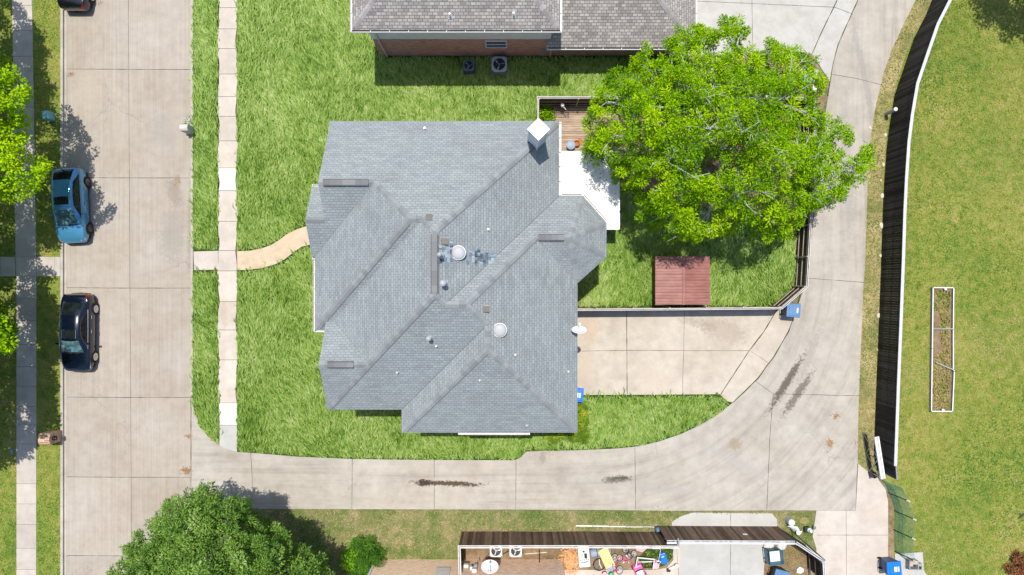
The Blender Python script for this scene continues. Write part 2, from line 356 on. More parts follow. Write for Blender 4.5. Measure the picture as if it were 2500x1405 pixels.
# street: slabs with joints
ys = [-120, -60, 169, 434, 703, 970, 1165, 1357, 1600]
m = MB()
for a, b in zip(ys[:-1], ys[1:]):
    for x0, x1 in ((156, 318), (318, 471)):
        m.sheet(poly([(x0, a), (x1, a), (x1, b), (x0, b)]), 0.0)
m.build('street', M['street'], kind='structure')
m = MB()
for y in ys[1:-1]: strip(m, [(160, y), (313, y+1), (466, y+1)], 0.028, 0.004, jit=0.5)
strip(m, [(313, -60), (316, 500), (319, 1000), (322, 1500)], 0.02, 0.004, jit=0.3)
strip(m, [(466, 968), (466, 1100), (467, 1400)], 0.035, 0.006, jit=0.7)
m.build('street_joints', M['joint'], kind='structure')
m = MB()
for a in range(-3, 38):
    y0, y1 = a*38.6, a*38.6+38.3
    m.prism(poly([(151, y0), (157, y0), (157, y1), (151, y1)]), -0.03, 0.14)
    m.prism(poly([(157, y0), (163, y0), (163, y1), (157, y1)]), -0.03, 0.012)
    if y1 < 985:
        m.prism(poly([(466, y0), (472, y0), (472, y1), (466, y1)]), -0.03, 0.05)
m.build('kerb', M['kerb'], kind='structure')
# alley
AIN = [(470, 985), (478, 1015), (490, 1042), (508, 1066), (530, 1083), (552, 1095), (582, 1104), (640, 1108), (720, 1115), (860, 1121), (1000, 1123), (1255, 1124), (1268, 1119), (1285, 1104), (1320, 1101), (1400, 1100), (1500, 1096), (1560, 1090), (1610, 1078), (1660, 1061), (1710, 1038), (1755, 1010), (1790, 983), (1850, 925), (1890, 870), (1925, 810), (1945, 755), (1960, 712), (1975, 640), (1985, 540), (1996, 420), (2008, 320), (2022, 234), (2033, 159), (2046, 110), (2070, 55), (2095, 0), (2125, -70)]
AOUT = [(2262, -70), (2236, 0), (2208, 55), (2177, 123), (2156, 182), (2136, 269), (2126, 332), (2120, 396), (2115, 547), (2112, 640), (2107, 715), (2100, 886), (2096, 995), (2094, 1133), (2089, 1247), (1990, 1248), (1700, 1248), (1400, 1245), (700, 1243), (466, 1240)]
slab('alley', AIN + AOUT, 0.008, M['alley'])
m = MB()
for l in [[(860, 1121), (859, 1243)], [(1060, 1124), (1060, 1243)], [(1260, 1124), (1259, 1244)], [(1550, 1094), (1552, 1245)], [(1888, 962), (1880, 1060), (1872, 1247)], [(612, 1106), (617, 1190)],
          [(1975, 680), (2110, 690)], [(1835, 925), (1888, 962), (2098, 967)], [(2022, 180), (2090, 192), (2155, 208)], [(2000, 412), (2118, 413)], [(1700, 1248), (2089, 1247), (2094, 1133)]]:
    strip(m, l, 0.024, 0.012, jit=0.5)
m.build('alley_joints', M['joint'], kind='structure')
# driveway with its apron
slab('driveway', [(1365, 755), (1945, 755), (1925, 810), (1890, 870), (1850, 925), (1790, 983), (1775, 980), (1758, 963), (1600, 964), (1365, 967)], 0.014, M['drive'])
m = MB()
for l, wd, mt in [([(1530, 760), (1531, 964)], 0.035, 0), ([(1671, 760), (1669, 860), (1666, 964)], 0.02, 0), ([(1400, 858), (1530, 856), (1830, 857)], 0.022, 0),
          ([(1900, 752), (1865, 810), (1829, 857), (1760, 963)], 0.05, 1), ([(1955, 715), (1945, 755), (1925, 810), (1890, 870), (1850, 925), (1790, 983)], 0.06, 1), ([(1832, 857), (1876, 887)], 0.02, 0)]:
    strip(m, l, wd, 0.019, m=mt, jit=0.6)
m.build('driveway_joints', [M['joint'], M['weed']], kind='structure')
# sidewalk east of the street
m = MB(); js = [-60, -20, 20, 72, 120, 182, 237, 285, 345, 411, 466, 541, 612, 662, 737, 806, 879, 984, 1038]
xl = lambda y: 534+2.5*math.sin(y*0.045)+1.2*math.sin(y*0.13); xr = lambda y: 578.5+2*math.sin(y*0.037+1)+1.0*math.sin(y*0.11)
for a, b in zip(js[:-1], js[1:]):
    k = 0 if a not in (411, 984) else 1
    n = 5; yy = [a+0.5+(b-a-1)*i/n for i in range(n+1)]
    m.prism(poly([(xl(y), y) for y in yy] + [(xr(y), y) for y in yy[::-1]]), -0.02, 0.06, m=k)
m.prism(poly([(537, 1038.5), (579, 1038.5), (579.5, 1103), (552, 1095), (537, 1087)]), -0.02, 0.058, m=2)
m.build('sidewalk', [M['walk'], M['walk_white'], M['walk_grey']], kind='structure')
slab('path_to_street', [(473, 615), (533, 613), (533, 659), (475, 660)], 0.05, M['walk'], z0=-0.02)
slab('garden_path', [(580, 614), (610, 613), (640, 607), (662, 599), (682, 587), (700, 573), (722, 562), (745, 554), (800, 545), (800, 590), (757, 598), (737, 603), (718, 616), (695, 634), (672, 646), (640, 655), (610, 659), (580, 660)], 0.055, M['walk_tan'], z0=-0.02)
# west side
slab('verge_west', [(-250, -120), (151, -120), (151, 1600), (-250, 1600)], 0.11, M['field'], z0=-0.02)
m = MB(); js = [-60, 16, 77, 140, 203, 263, 340, 418, 524, 628, 675, 729, 783, 841, 895, 943, 992, 1037, 1083, 1180, 1229, 1279, 1337, 1389, 1440]
for a, b in zip(js[:-1], js[1:]):
    x0 = 34+10*min(1, a/700); x1 = 82+10*min(1, a/600)
    m.prism(poly([(x0, a+0.4), (x1, a+0.4), (x1+0.3, b-0.4), (x0+0.3, b-0.4)]), 0, 0.14)
m.build('sidewalk', M['westwalk'], kind='structure')
m = MB()
for x0, x1 in ((-90, -40), (-39, 5), (6, 41), (93, 137), (137.5, 150.5)): m.prism(poly([(x0, 628), (x1, 628), (x1, 675), (x0, 675)]), 0, 0.138)
m.build('path_west', M['westwalk'], kind='structure')
# ground surfaces
SPATH = [(580, 660), (610, 659), (640, 655), (672, 646), (695, 634), (718, 616), (737, 603), (757, 598), (800, 590)]
NPATH = [(800, 545), (745, 554), (722, 562), (700, 573), (682, 587), (662, 599), (640, 607), (610, 613), (580, 614)]
LAWNS = [[(472, -60), (534, -60), (534, 612), (472, 613)], [(472, 661), (534, 660), (537, 1087), (530, 1083), (508, 1066), (490, 1042), (478, 1015), (470, 985)],
  [(579, -60), (905, -60), (905, 60), (945, 137), (1600, 137), (1750, 150), (1900, 170), (1940, 215), (1975, 262), (1310, 258), (1310, 330), (830, 330), (800, 450)] + NPATH,
  SPATH + [(835, 600), (835, 950), (1020, 950), (1020, 1010), (1388, 1010), (1388, 965), (1600, 964), (1758, 963), (1775, 980), (1788, 984), (1755, 1010), (1710, 1038), (1660, 1061), (1610, 1078), (1560, 1090), (1500, 1096), (1400, 1100), (1285, 1101), (1268, 1119), (1255, 1124), (1000, 1123), (860, 1121), (720, 1115), (640, 1108), (580, 1104)],
  [(1370, 470), (1480, 420), (1560, 470), (1640, 480), (1760, 520), (1900, 520), (1942, 560), (1940, 698), (1890, 750), (1370, 752)]]
for i, l in enumerate(LAWNS): slab('lawn', l, 0.02, M['turf'])
slab('yard_soil', [(1318, 262), (1945, 262), (1945, 745), (1560, 500), (1500, 560), (1318, 560)], 0.014, M['soil'])
slab('soil_bed', [(1690, 120), (1983, 133), (2022, 200), (2000, 320), (1975, 262), (1600, 262), (1600, 138)], 0.012, M['soil'])
slab('neighbour_driveway', [(1640, -90), (2130, -90), (2095, 0), (2070, 55), (2046, 110), (2033, 159), (2026, 200), (1982, 132), (1640, 138)], 0.016, concrete('light_concrete', (0.56, 0.54, 0.50), (0.62, 0.61, 0.58), (1, 1), mottle=0.4, crack=True))
m = MB()
for l in [[(2044, 0), (2005, 82), (1982, 132)], [(2095, 0), (2070, 55), (2046, 110), (2033, 159), (2022, 234)]]: strip(m, l, 0.05, 0.021, 1, 0.6)
for l in [[(1835, -50), (1838, 135)], [(1700, 3), (2038, 18), (2082, 35)]]: strip(m, l, 0.022, 0.021, 0, 0.5)
m.build('driveway_joints', [M['joint'], M['weed']], kind='structure')
FB = [(2300, -60), (2258, 40), (2240, 73), (2215, 123), (2190, 196), (2172, 269), (2163, 337), (2157, 410), (2155, 501), (2154, 640), (2148, 772), (2140, 944), (2136, 1058), (2133, 1160)]
slab('verge_strip', AOUT[:14] + [(2133, 1160)] + FB[::-1][1:], 0.012, M['straw'])
slab('field', FB + [(2150, 1166), (2168, 1200), (2176, 1240), (2176, 1600), (3000, 1600), (3000, -200), (2300, -200)], 0.005, M['field'])
slab('concrete_drive', [(2095, 1133), (2120, 1152), (2145, 1168), (2162, 1195), (2168, 1225), (2168, 1600), (1990, 1600), (1993, 1340), (1984, 1310), (1993, 1247), (2089, 1247)], 0.014, M['walk'])
m = MB()
for l in [[(2066, 1248), (2067, 1500)], [(1994, 1307), (2167, 1307)]]: strip(m, l, 0.02, 0.018, 0, 0.4)
m.build('drive_joints', M['joint'], kind='structure')
slab('dirt_strip', [(2145, 1166), (2168, 1195), (2182, 1240), (2182, 1600), (2168, 1600), (2168, 1225), (2162, 1195), (2145, 1172)], 0.02, M['soil'])
slab('concrete_pad', [(2184, 1352), (2252, 1348), (2254, 1392), (2266, 1410), (2275, 1500), (2184, 1500)], 0.05, M['walk_grey'], z0=0)
slab('verge_south', [(470, 1242), (1990, 1248), (1993, 1340), (1990, 1600), (470, 1600)], 0.001, M['dry'])
slab('rear_apron', [(1640, 1275), (1660, 1262), (1690, 1252), (1885, 1254), (1897, 1268), (1898, 1300), (1880, 1600), (1655, 1600), (1640, 1290)], 0.012, M['walk_grey'])
slab('rear_patio', [(1372, 1392), (1600, 1392), (1628, 1386), (1646, 1365), (1652, 1336), (1660, 1336), (1668, 1600), (1372, 1600)], 0.016, M['walk'])
m = MB()
for l in [[(1784, 1250), (1783, 1450)], [(1652, 1336), (1661, 1450)]]: strip(m, l, 0.02, 0.02, 0, 0.4)
m.build('apron_joints', M['joint'], kind='structure')
slab('yard_dirt', [(1128, 1296), (1640, 1298), (1645, 1360), (1620, 1392), (1372, 1392), (1372, 1366), (1128, 1366)], 0.009, M['soil'])
slab('side_yard_dirt', [(1880, 1300), (1900, 1290), (1975, 1345), (1978, 1500), (1860, 1500), (1868, 1330)], 0.022, M['soil'])
slab('yard_lawn', [(1590, 1330), (1645, 1330), (1642, 1362), (1625, 1380), (1600, 1388), (1560, 1388), (1560, 1360)], 0.013, M['turf'])

# ---- grass blades: one object per lawn, real geometry
def pip(pl, x, y):
    ins = np.zeros(len(x), bool); n = len(pl)
    for i in range(n):
        x1, y1 = pl[i]; x2, y2 = pl[(i+1) % n]
        c = ((y1 > y) != (y2 > y)) & (x < (x2-x1)*(y-y1)/((y2-y1)+1e-12)+x1); ins ^= c
    return ins
def blades(name, plist, dens, Lr, wr, lean, zr, mat, label_kind='stuff', base=0.02, azsd=0.55, az0=math.pi/2, exclude=()):
    X = []; Y = []
    for pl in plist:
        w_ = poly(pl); xs = [a for a, b in w_]; ys_ = [b for a, b in w_]
        n = int((max(xs)-min(xs))*(max(ys_)-min(ys_))*dens)
        x = RN.uniform(min(xs), max(xs), n); y = RN.uniform(min(ys_), max(ys_), n)
        k = pip(w_, x, y)
        for e in exclude: k &= ~pip(poly(e), x, y)
        X.append(x[k]); Y.append(y[k])
    x = np.concatenate(X); y = np.concatenate(Y); n = len(x)
    lean = lean*RN.uniform(0.55, 1.1, n); az = az0 + RN.normal(0, azsd, n) + 0.3*np.sin(x*0.9+1.3*np.sin(y*0.7)); L = RN.uniform(*Lr, n); W = RN.uniform(*wr, n)/2
    zt = RN.uniform(*zr, n); dx = np.cos(az); dy = np.sin(az); px, py = -dy, dx
    V = np.empty((n, 5, 3), np.float32)
    tx, ty = x+dx*L*lean, y+dy*L*lean; ok = np.zeros(n, bool)
    for pl in plist: ok |= pip(poly(pl), tx, ty)
    ok |= RN.uniform(0, 1, n) < 0.06
    x, y, dx, dy, px, py, L, W, zt, lean = [a[ok] for a in (x, y, dx, dy, px, py, L, W, zt, lean)]; n = len(x); V = V[:n]
    bow = RN.normal(0, 0.12, n)*L
    for j, (t, s) in enumerate(((0, -1), (0, 1), (0.55, 1), (0.55, -1), (1, 0))):
        V[:, j, 0] = x + dx*L*lean*t + px*W*s + px*bow*(t*(1-t)*4); V[:, j, 1] = y + dy*L*lean*t + py*W*s + py*bow*(t*(1-t)*4)
        V[:, j, 2] = base + zt*(t*1.25 if t < 0.9 else 0.85)
    me = bpy.data.meshes.new(name); me.vertices.add(n*5); me.vertices.foreach_set('co', V.ravel())
    base_i = (np.arange(n)*5)[:, None]
    li = np.concatenate([base_i+np.array([[0, 1, 2, 3]]), base_i+np.array([[3, 2, 4]])], 1).ravel().astype(np.int32)
    me.loops.add(len(li)); me.loops.foreach_set('vertex_index', li)
    ls = (np.arange(n)*7)[:, None]+np.array([[0, 4]]); me.polygons.add(n*2)
    me.polygons.foreach_set('loop_start', ls.ravel().astype(np.int32))
    me.update(calc_edges=True); me.validate()
    at = me.attributes.new('rnd', 'FLOAT', 'FACE'); at.data.foreach_set('value', np.repeat(RN.beta(1.25, 1.2, n), 2).astype(np.float32))
    me.materials.append(mat); o = bpy.data.objects.new(name, me); C.objects.link(o); o['kind'] = label_kind; return o
HOUSE = [(820, 325), (1345, 325), (1345, 560), (1400, 600), (1372, 1010), (1020, 1010), (1020, 955), (835, 955)]
for i, l in enumerate(LAWNS):
    blades('lawn_grass', [l], 250, (0.3, 0.85), (0.03, 0.066), 0.85, (0.06, 0.30), M['blade'], azsd=0.36, exclude=[HOUSE], az0=math.pi/2+0.1)
blades('field_grass', [FB + [(2150, 1166), (2184, 1230), (2184, 1430), (2530, 1430), (2530, -60)]], 250, (0.06, 0.2), (0.02, 0.05), 0.8, (0.02, 0.07), M['fblade'], azsd=2.5, base=0.005)
blades('verge_grass', [[(660, 1244), (1985, 1249), (1985, 1290), (1640, 1284), (1640, 1296), (1125, 1297), (1120, 1366), (820, 1366), (700, 1420), (500, 1420), (470, 1300)], [(1905, 1290), (1985, 1250), (1984, 1340)]], 230, (0.06, 0.2), (0.02, 0.05), 0.8, (0.02, 0.07), M['dblade'], azsd=2.5, base=0.001, exclude=[[(1640, 1275), (1660, 1262), (1690, 1252), (1885, 1254), (1897, 1268), (1898, 1300), (1640, 1290)]])
blades('verge_grass', [[(-20, -20), (33, -20), (42, 627), (-20, 627)], [(-20, 676), (44, 676), (44, 1420), (-20, 1420)], [(84, -20), (150, -20), (150, 627), (93, 627)], [(93, 676), (150, 676), (150, 1420), (93, 1420)]], 230, (0.06, 0.18), (0.02, 0.05), 0.8, (0.02, 0.06), M['fblade'], azsd=2.5, base=0.11)
blades('strip_grass', [AOUT[:14] + [(2133, 1160)] + FB[::-1][1:]], 200, (0.05, 0.16), (0.02, 0.05), 0.8, (0.02, 0.07), M['dblade'], azsd=2.5, base=0.012)
blades('yard_grass', [[(1590, 1330), (1645, 1330), (1642, 1362), (1625, 1380), (1600, 1388), (1560, 1388), (1560, 1360)], [(1880, 1340), (1960, 1330), (1970, 1420), (1880, 1420)]], 120, (0.06, 0.18), (0.02, 0.05), 0.8, (0.02, 0.07), M['fblade'], azsd=2.5, base=0.015)

# ================================================================ ROOFS
S_ = 0.634
def plane(nx, ny, d, s=S_, z0=5.6): # outward normal of the eave line n.x=d; roof rises inward
    l = math.hypot(nx, ny); nx, ny, d = nx/l, ny/l, d/l
    return dict(a=-s*nx, b=-s*ny, c=z0+s*d, n=(nx, ny), s=s)
def zat(p, x, y): return p['a']*x + p['b']*y + p['c']
def clip(pl, A, B, Cc):       # keep A*x+B*y+C >= 0
    out = []; n = len(pl)
    for i in range(n):
        p, q = pl[i], pl[(i+1) % n]; fp = A*p[0]+B*p[1]+Cc; fq = A*q[0]+B*q[1]+Cc
        if fp >= 0: out.append(p)
        if (fp >= 0) != (fq >= 0):
            t = fp/(fp-fq); out.append((p[0]+t*(q[0]-p[0]), p[1]+t*(q[1]-p[1])))
    return out
def area(pl): return abs(sum(pl[i][0]*pl[(i+1) % len(pl)][1]-pl[(i+1) % len(pl)][0]*pl[i][1] for i in range(len(pl))))/2 if len(pl) > 2 else 0
class Wing:
    def __init__(s, W, E, S, N, sides='WESN', z0=5.6, extra=(), planes=None, sl=S_):
        s.fp = [(1, 0, -W), (-1, 0, E), (0, 1, -S), (0, -1, N)] + list(extra); s.box = (W, E, S, N)
        s.pl = planes or []
        if planes is None:
            for k in sides:
                s.pl.append({'W': plane(-1, 0, -W, sl, z0), 'E': plane(1, 0, E, sl, z0), 'S': plane(0, -1, -S, sl, z0), 'N': plane(0, 1, N, sl, z0)}[k])
    def z(s, x, y, tol=1e-6):
        if any(A*x+B*y+c < -tol for A, B, c in s.fp): return None
        return min(zat(p, x, y) for p in s.pl)
def roofz(wings, x, y):
    v = [w_.z(x, y) for w_ in wings]; v = [a for a in v if a is not None]
    return max(v) if v else None
def roof_mesh(wings, uvs=1.0):
    mb = MB()
    for i, w_ in enumerate(wings):
        for pi, p in enumerate(w_.pl):
            pl = [(w_.box[0]-9, w_.box[2]-9), (w_.box[1]+9, w_.box[2]-9), (w_.box[1]+9, w_.box[3]+9), (w_.box[0]-9, w_.box[3]+9)]
            for A, B, c in w_.fp: pl = clip(pl, A, B, c)
            for q in w_.pl:
                if q is not p: pl = clip(pl, q['a']-p['a'], q['b']-p['b'], q['c']-p['c'])
            pieces = [pl]
            for j, w2 in enumerate(wings):
                if j == i: continue
                eps = 1e-4 if j < i else -1e-4
                hs = list(w2.fp) + [(q['a']-p['a'], q['b']-p['b'], q['c']-p['c']+eps) for q in w2.pl]
                new = []
                for pc in pieces:
                    rem = pc
                    for A, B, c in hs:
                        o_ = clip(rem, -A, -B, -c)
                        if area(o_) > 1e-4: new.append(o_)
                        rem = clip(rem, A, B, c)
                        if area(rem) < 1e-4: break
                pieces = new
            n = p['n']; L = math.sqrt(1+p['s']**2)
            for pc in pieces:
                if area(pc) < 1e-3: continue
                a = sum(pc[k][0]*pc[(k+1) % len(pc)][1]-pc[(k+1) % len(pc)][0]*pc[k][1] for k in range(len(pc)))
                if a < 0: pc = pc[::-1]
                uv = [((-n[1]*x+n[0]*y)*uvs, (-(n[0]*x+n[1]*y))*L*uvs) for x, y in pc]
                mb.add([(x, y, zat(p, x, y)) for x, y in pc], [list(range(len(pc)))], 0, None, [uv])
    return mb
def capline(wings, a, b, wd=0.155, up=0.012, seg=0.26, step=0.014):
    mb = MB(); a = Vector((*a, 0)); b = Vector((*b, 0)); d = (b-a).normalized(); a = a+d*(0.18 if roofz(wings, a.x, a.y) and roofz(wings, a.x, a.y) < 5.63 else 0); L = (b-a).length; n = Vector((-d.y, d.x, 0))
    k = max(1, int(L/seg))
    zz = lambda q: roofz(wings, q.x, q.y)
    for i in range(k):
        t0 = L*i/k; t1 = L*(i+1)/k+0.02; vs = []
        for t, u in ((t0, step), (t1, 0)):
            c = a+d*t; zc = zz(a+d*min(max(t, 0.01), L-0.01)) or 5.6
            for sgn in (-1, 0, 1):
                q = c+n*wd*sgn; zq = zz(q)
                if zq is None or zq > zc: zq = zc-0.05
                vs.append((q.x, q.y, max(zq, zc-wd*0.75) + up + u + (0.012 if sgn == 0 else 0)))
        rr = random.random()**1.3
        mb.add(vs, [(0, 1, 4, 3), (1, 2, 5, 4)], 0, rr)
        mb.add([vs[0], vs[1], vs[2], *[(x, y, z-0.03) for x, y, z in vs[:3]]], [(0, 3, 4, 1), (1, 4, 5, 2)], 0, rr)
    return mb
def gutter(mb, a, b, z, out, w_=0.11, br=0.75, m=0):
    a = Vector((*a, 0)); b = Vector((*b, 0)); d = b-a; L = d.length; d.normalize(); n = Vector(out)
    Mx = Matrix(((d.x, n.x, 0, a.x), (d.y, n.y, 0, a.y), (0, 0, 1, z), (0, 0, 0, 1)))
    mb.box((L/2, w_, -0.05), (L, 0.018, 0.13), M=Mx, m=m); mb.box((L/2, w_/2, -0.11), (L, w_, 0.015), M=Mx, m=m)
    mb.box((L/2, 0.005, -0.05), (L, 0.012, 0.12), M=Mx, m=m+1)
    k = int(L/br)
    for i in range(k+1): mb.box((0.02+(L-0.04)*i/max(k, 1), w_/2, 0.005), (0.03, w_, 0.02), M=Mx, m=m)
def walls(name, rect, z0, z1, mat, parent):
    W, E, S, N = rect; mb = MB()
    vs = [(W, S), (E, S), (E, N), (W, N)]; run = 0
    for i in range(4):
        p, q = vs[i], vs[(i+1) % 4]; L = math.dist(p, q)
        mb.add([(*p, z0), (*q, z0), (*q, z1), (*p, z1)], [(0, 1, 2, 3)], 0, None, [[(run, z0), (run+L, z0), (run+L, z1), (run, z1)]]); run += L
    return mb.build(name, mat, parent)

# ---- main house
VL = (1, -1, 12.0)     # x+10.4 >= y-1.6
wA = Wing(-10.4, -4.28, -2.24, 8.8, 'WSN', extra=[VL])
wM = Wing(-9.8, 2.49, -6.46, 8.8, 'WESN', extra=[VL])
wG1 = Wing(-9.6, -3.2, 1.6, 8.8, 'SN', extra=[(-1, 1, -12.0)])
wG2 = Wing(-10.57, -9.6, 1.6, 5.33, 'SN')
wG3 = Wing(-9.75, -7.2, -6.46, -1.33, 'SN')
wF = Wing(-3.165, 3.46, -6.46, 4.85, 'ESN')
wD = Wing(-5.84, 3.46, -7.67, -0.5, 'WES')
bp = [plane(0, 1, 4.85), plane(0, -1, -0.23), plane(1, 0, 5.0, 1.4645/2.05), plane(1.44, 1.26, 1.44*3.74+1.26*4.85, 1.4645/2.117), plane(1.38, -1.54, 1.38*5-1.54*1.61, 1.4645/2.06)]
wB = Wing(1.15, 5.0, 0.23, 4.85, planes=bp, extra=[(-1.44, -1.26, 1.44*3.74+1.26*4.85), (-1.38, 1.54, 1.38*5-1.54*1.61)])
WH = [wM, wA, wG1, wG2, wG3, wF, wD, wB]
def rp(px, py, wings=None, up=0.0):
    z = 6.5
    for _ in range(12):
        x, y = P2(px, py, z); q = roofz(wings or WH, x, y); z = (q if q is not None else z)
    return Vector((x, y, z+up))
house = thing('house', 'large house with a light grey shingle hip roof in the centre of the photo', 'house', (0, 0, 0))
roof = roof_mesh(WH).build('roof', M['roof'], house)
HIPS = [((2.49, 8.8), (-3.655, 2.655)), ((-9.8, -6.46), (-3.655, -0.315)), ((-3.655, 2.655), (-4.28, 3.28)), ((-3.655, -0.315), (-3.165, -0.805)), ((-4.28, 3.28), (-4.88, 3.28)),
        ((-10.4, -2.24), (-4.88, 3.28)), ((-6.8, 5.2), (-4.88, 3.28)), ((-9.6, 5.2), (-6.8, 5.2)), ((-9.75, -3.895), (-7.25, -3.895)), ((-10.57, 3.465), (-9.62, 3.465)),
        ((-2.195, -0.805), (-3.165, -0.805)), ((1.15, 2.54), (-2.195, -0.805)), ((1.15, 2.54), (2.95, 2.54)), ((-1.19, -1.81), (-2.195, -0.805)), ((-1.19, -1.81), (-1.19, -3.02)), ((-3.655, -0.315), (-3.655, 2.655)),
        ((-5.84, -7.67), (-1.19, -3.02)), ((3.46, -7.67), (-1.19, -3.02)), ((3.74, 4.85), (2.95, 2.54)), ((5.0, 3.41), (2.95, 2.54)), ((5.0, 1.61), (2.95, 2.54)), ((3.46, 0.23), (2.95, 2.54))]
for a, b in HIPS: capline(WH, a, b).build('ridge_cap', M['cap'], roof)
def vline(a, b):
    mb = MB(); a = Vector((*a, 0)); b = Vector((*b, 0)); n = (b-a).normalized(); n = Vector((-n.y, n.x, 0)); pts = []
    for i in range(9):
        q = a.lerp(b, i/8); pts.append((q, (roofz(WH, q.x, q.y) or 5.6)+0.014))
    vs = [(q.x-n.x*0.018, q.y-n.y*0.018, z) for q, z in pts]+[(q.x+n.x*0.018, q.y+n.y*0.018, z) for q, z in pts]
    return mb.add(vs, [(i, i+1, 10+i, 9+i) for i in range(8)])
for a, b in [((2.49, 4.85), (-3.165, -0.805)), ((-5.84, -6.46), (-1.19, -1.81)), ((2.45, 8.5), (-3.4, 2.65)), ((1.28, 2.40), (-2.05, -0.93)), ((-10.1, -2.2), (-4.88, 3.02)), ((-9.5, -6.42), (-3.55, -0.47)), ((-5.55, -7.64), (-1.1, -3.19))]: vline(a, b).build('valley_and_hip_shade', M['valley_and_hip_shade'], roof)  # cut lines in the valleys, then shade lines painted beside the hip caps
# ridge vents
def rvent(a, b, parent, wings, wd=0.13):
    mb = MB(); a = Vector((*a, 0)); b = Vector((*b, 0)); d = b-a; L = d.length; d.normalize(); n = Vector((-d.y, d.x, 0)); k = max(2, int(L/0.32))
    zt = roofz(wings, a.x+d.x*0.1, a.y+d.y*0.1)+0.06
    Mx = Matrix(((d.x, n.x, 0, a.x), (d.y, n.y, 0, a.y), (0, 0, 1, zt), (0, 0, 0, 1)))
    for i in range(k): mb.box((L*(i+.5)/k, 0, -0.02), (L/k+0.002, wd*2, 0.035), M=Mx, m=0, r=random.random())
    mb.box((L/2, 0, -0.1), (L-0.02, wd*2-0.03, 0.11), M=Mx, m=1)
    mb.box((L/2, wd+0.02, -0.045), (L, 0.04, 0.05), M=Mx, m=1); mb.box((L/2, -wd-0.02, -0.045), (L, 0.04, 0.05), M=Mx, m=1)
    mb.build('ridge_vent', [M['rvent'], M['dark']], parent)
rvent((-9.35, 5.2), (-7.1, 5.2), roof, WH); rvent((-3.655, 2.5), (-3.655, -0.25), roof, WH, 0.135); rvent((1.35, 2.54), (2.65, 2.54), roof, WH); rvent((-9.3, -3.895), (-8.0, -3.895), roof, WH)
# soffit, fascia and walls
for i, w_ in enumerate([wM, wA, wF, wD]):
    W, E, S, N = w_.box; MB().box(((W+E)/2, (S+N)/2, 5.49+0.003*i), (E-W-0.02-0.012*i, N-S-0.02-0.012*i, 0.16)).build('soffit', M['siding'], house) if w_ not in (wM, wA) else MB().box((-7.4, (-2.24+1.58)/2, 5.493), (6.0, 3.78, 0.16)).build('soffit', M['siding'], house) if w_ is wA else MB().box(((-9.5+2.49)/2, (S+N)/2, 5.49), (2.49+9.5-0.02, N-S-0.02, 0.16)).build('soffit', M['siding'], house)
    walls('wall', (max(W, -10)+0.45, E-0.45, S+0.45, N-0.45), 0, 5.42, M['brickr'], house)
mb = MB(); mb.prism([(1.2, 0.25), (3.45, 0.25), (4.98, 1.62), (4.98, 3.4), (3.73, 4.82), (1.2, 4.82)], 5.42, 5.58); mb.build('soffit', M['siding'], house)
mb = MB(); mb.prism([(1.2, 0.7), (3.3, 0.7), (4.55, 1.8), (4.55, 3.2), (3.5, 4.4), (1.2, 4.4)], 0, 5.42); mb.build('wall', M['brickr'], house)
def gable(x0, S, N, top, parent):
    mb = MB(); zt = top; vs = [(x0, S+0.02, 5.58), (x0, N-0.02, 5.58), (x0, (S+N)/2, zt-0.03)]; vs += [(x0+0.3, y, z) for _, y, z in vs]
    mb.add(vs, [(0, 2, 1), (3, 4, 5), (0, 3, 5, 2), (1, 2, 5, 4)]); mb.build('gable', M['siding'], parent)
gable(-9.58, 1.6, 8.8, 7.88, house); gable(-10.55, 1.6, 5.33, 6.78, house); gable(-9.73, -6.46, -1.33, 7.22, house)
MB().box((-10.05, 3.465, 5.5), (1.0, 3.7, 0.15)).build('soffit', M['siding'], house)
walls('wall', (-10.2, -9.2, 1.9, 5.0), 0, 5.42, M['brickr'], house)
for k, (a, b, o_) in enumerate([((2.49, 8.75), (2.49, 4.87), (1, 0, 0)), ((2.6, 4.85), (3.72, 4.85), (0, 1, 0)), ((3.74, 4.85), (5.0, 3.41), (0.753, 0.659, 0)), ((-10.4, 1.55), (-10.4, -2.3), (-1, 0, 0)), ((-10.45, -2.24), (-9.85, -2.24), (0, -1, 0)),
                         ((-10.57, 5.33), (-9.7, 5.33), (0, 1, 0)), ((-10.57, 1.6), (-10.2, 1.6), (0, -1, 0)), ((-2.85, -7.67), (0.95, -7.67), (0, -1, 0))]):
    mb = MB(); gutter(mb, a, b, 5.58, o_); mb.build('gutter', [M['gutter'], M['dark']], house)
# replaced shingle tabs
mb = MB(); random.seed(3)
for k in range(95):
    px = random.choice([random.uniform(1064, 1104), random.uniform(1134, 1207), random.uniform(1140, 1205)]); py = 622+random.gauss(0, 9)+(px-1060)*0.06 if px > 1130 else random.uniform(585, 648)
    px = 1065+round((px-1065)/6.7)*6.7
    q = rp(px, py); z1 = roofz(WH, q.x+0.14, q.y); e = 0.012
    if z1 and z1 < q.z: mb.add([(q.x, q.y-0.1, q.z+e), (q.x+0.135, q.y-0.1, z1+e), (q.x+0.135, q.y+0.1, z1+e), (q.x, q.y+0.1, q.z+e)], [(0, 1, 2, 3)])
mb.build('replaced_shingles', M['tab'], roof)['kind'] = 'stuff'
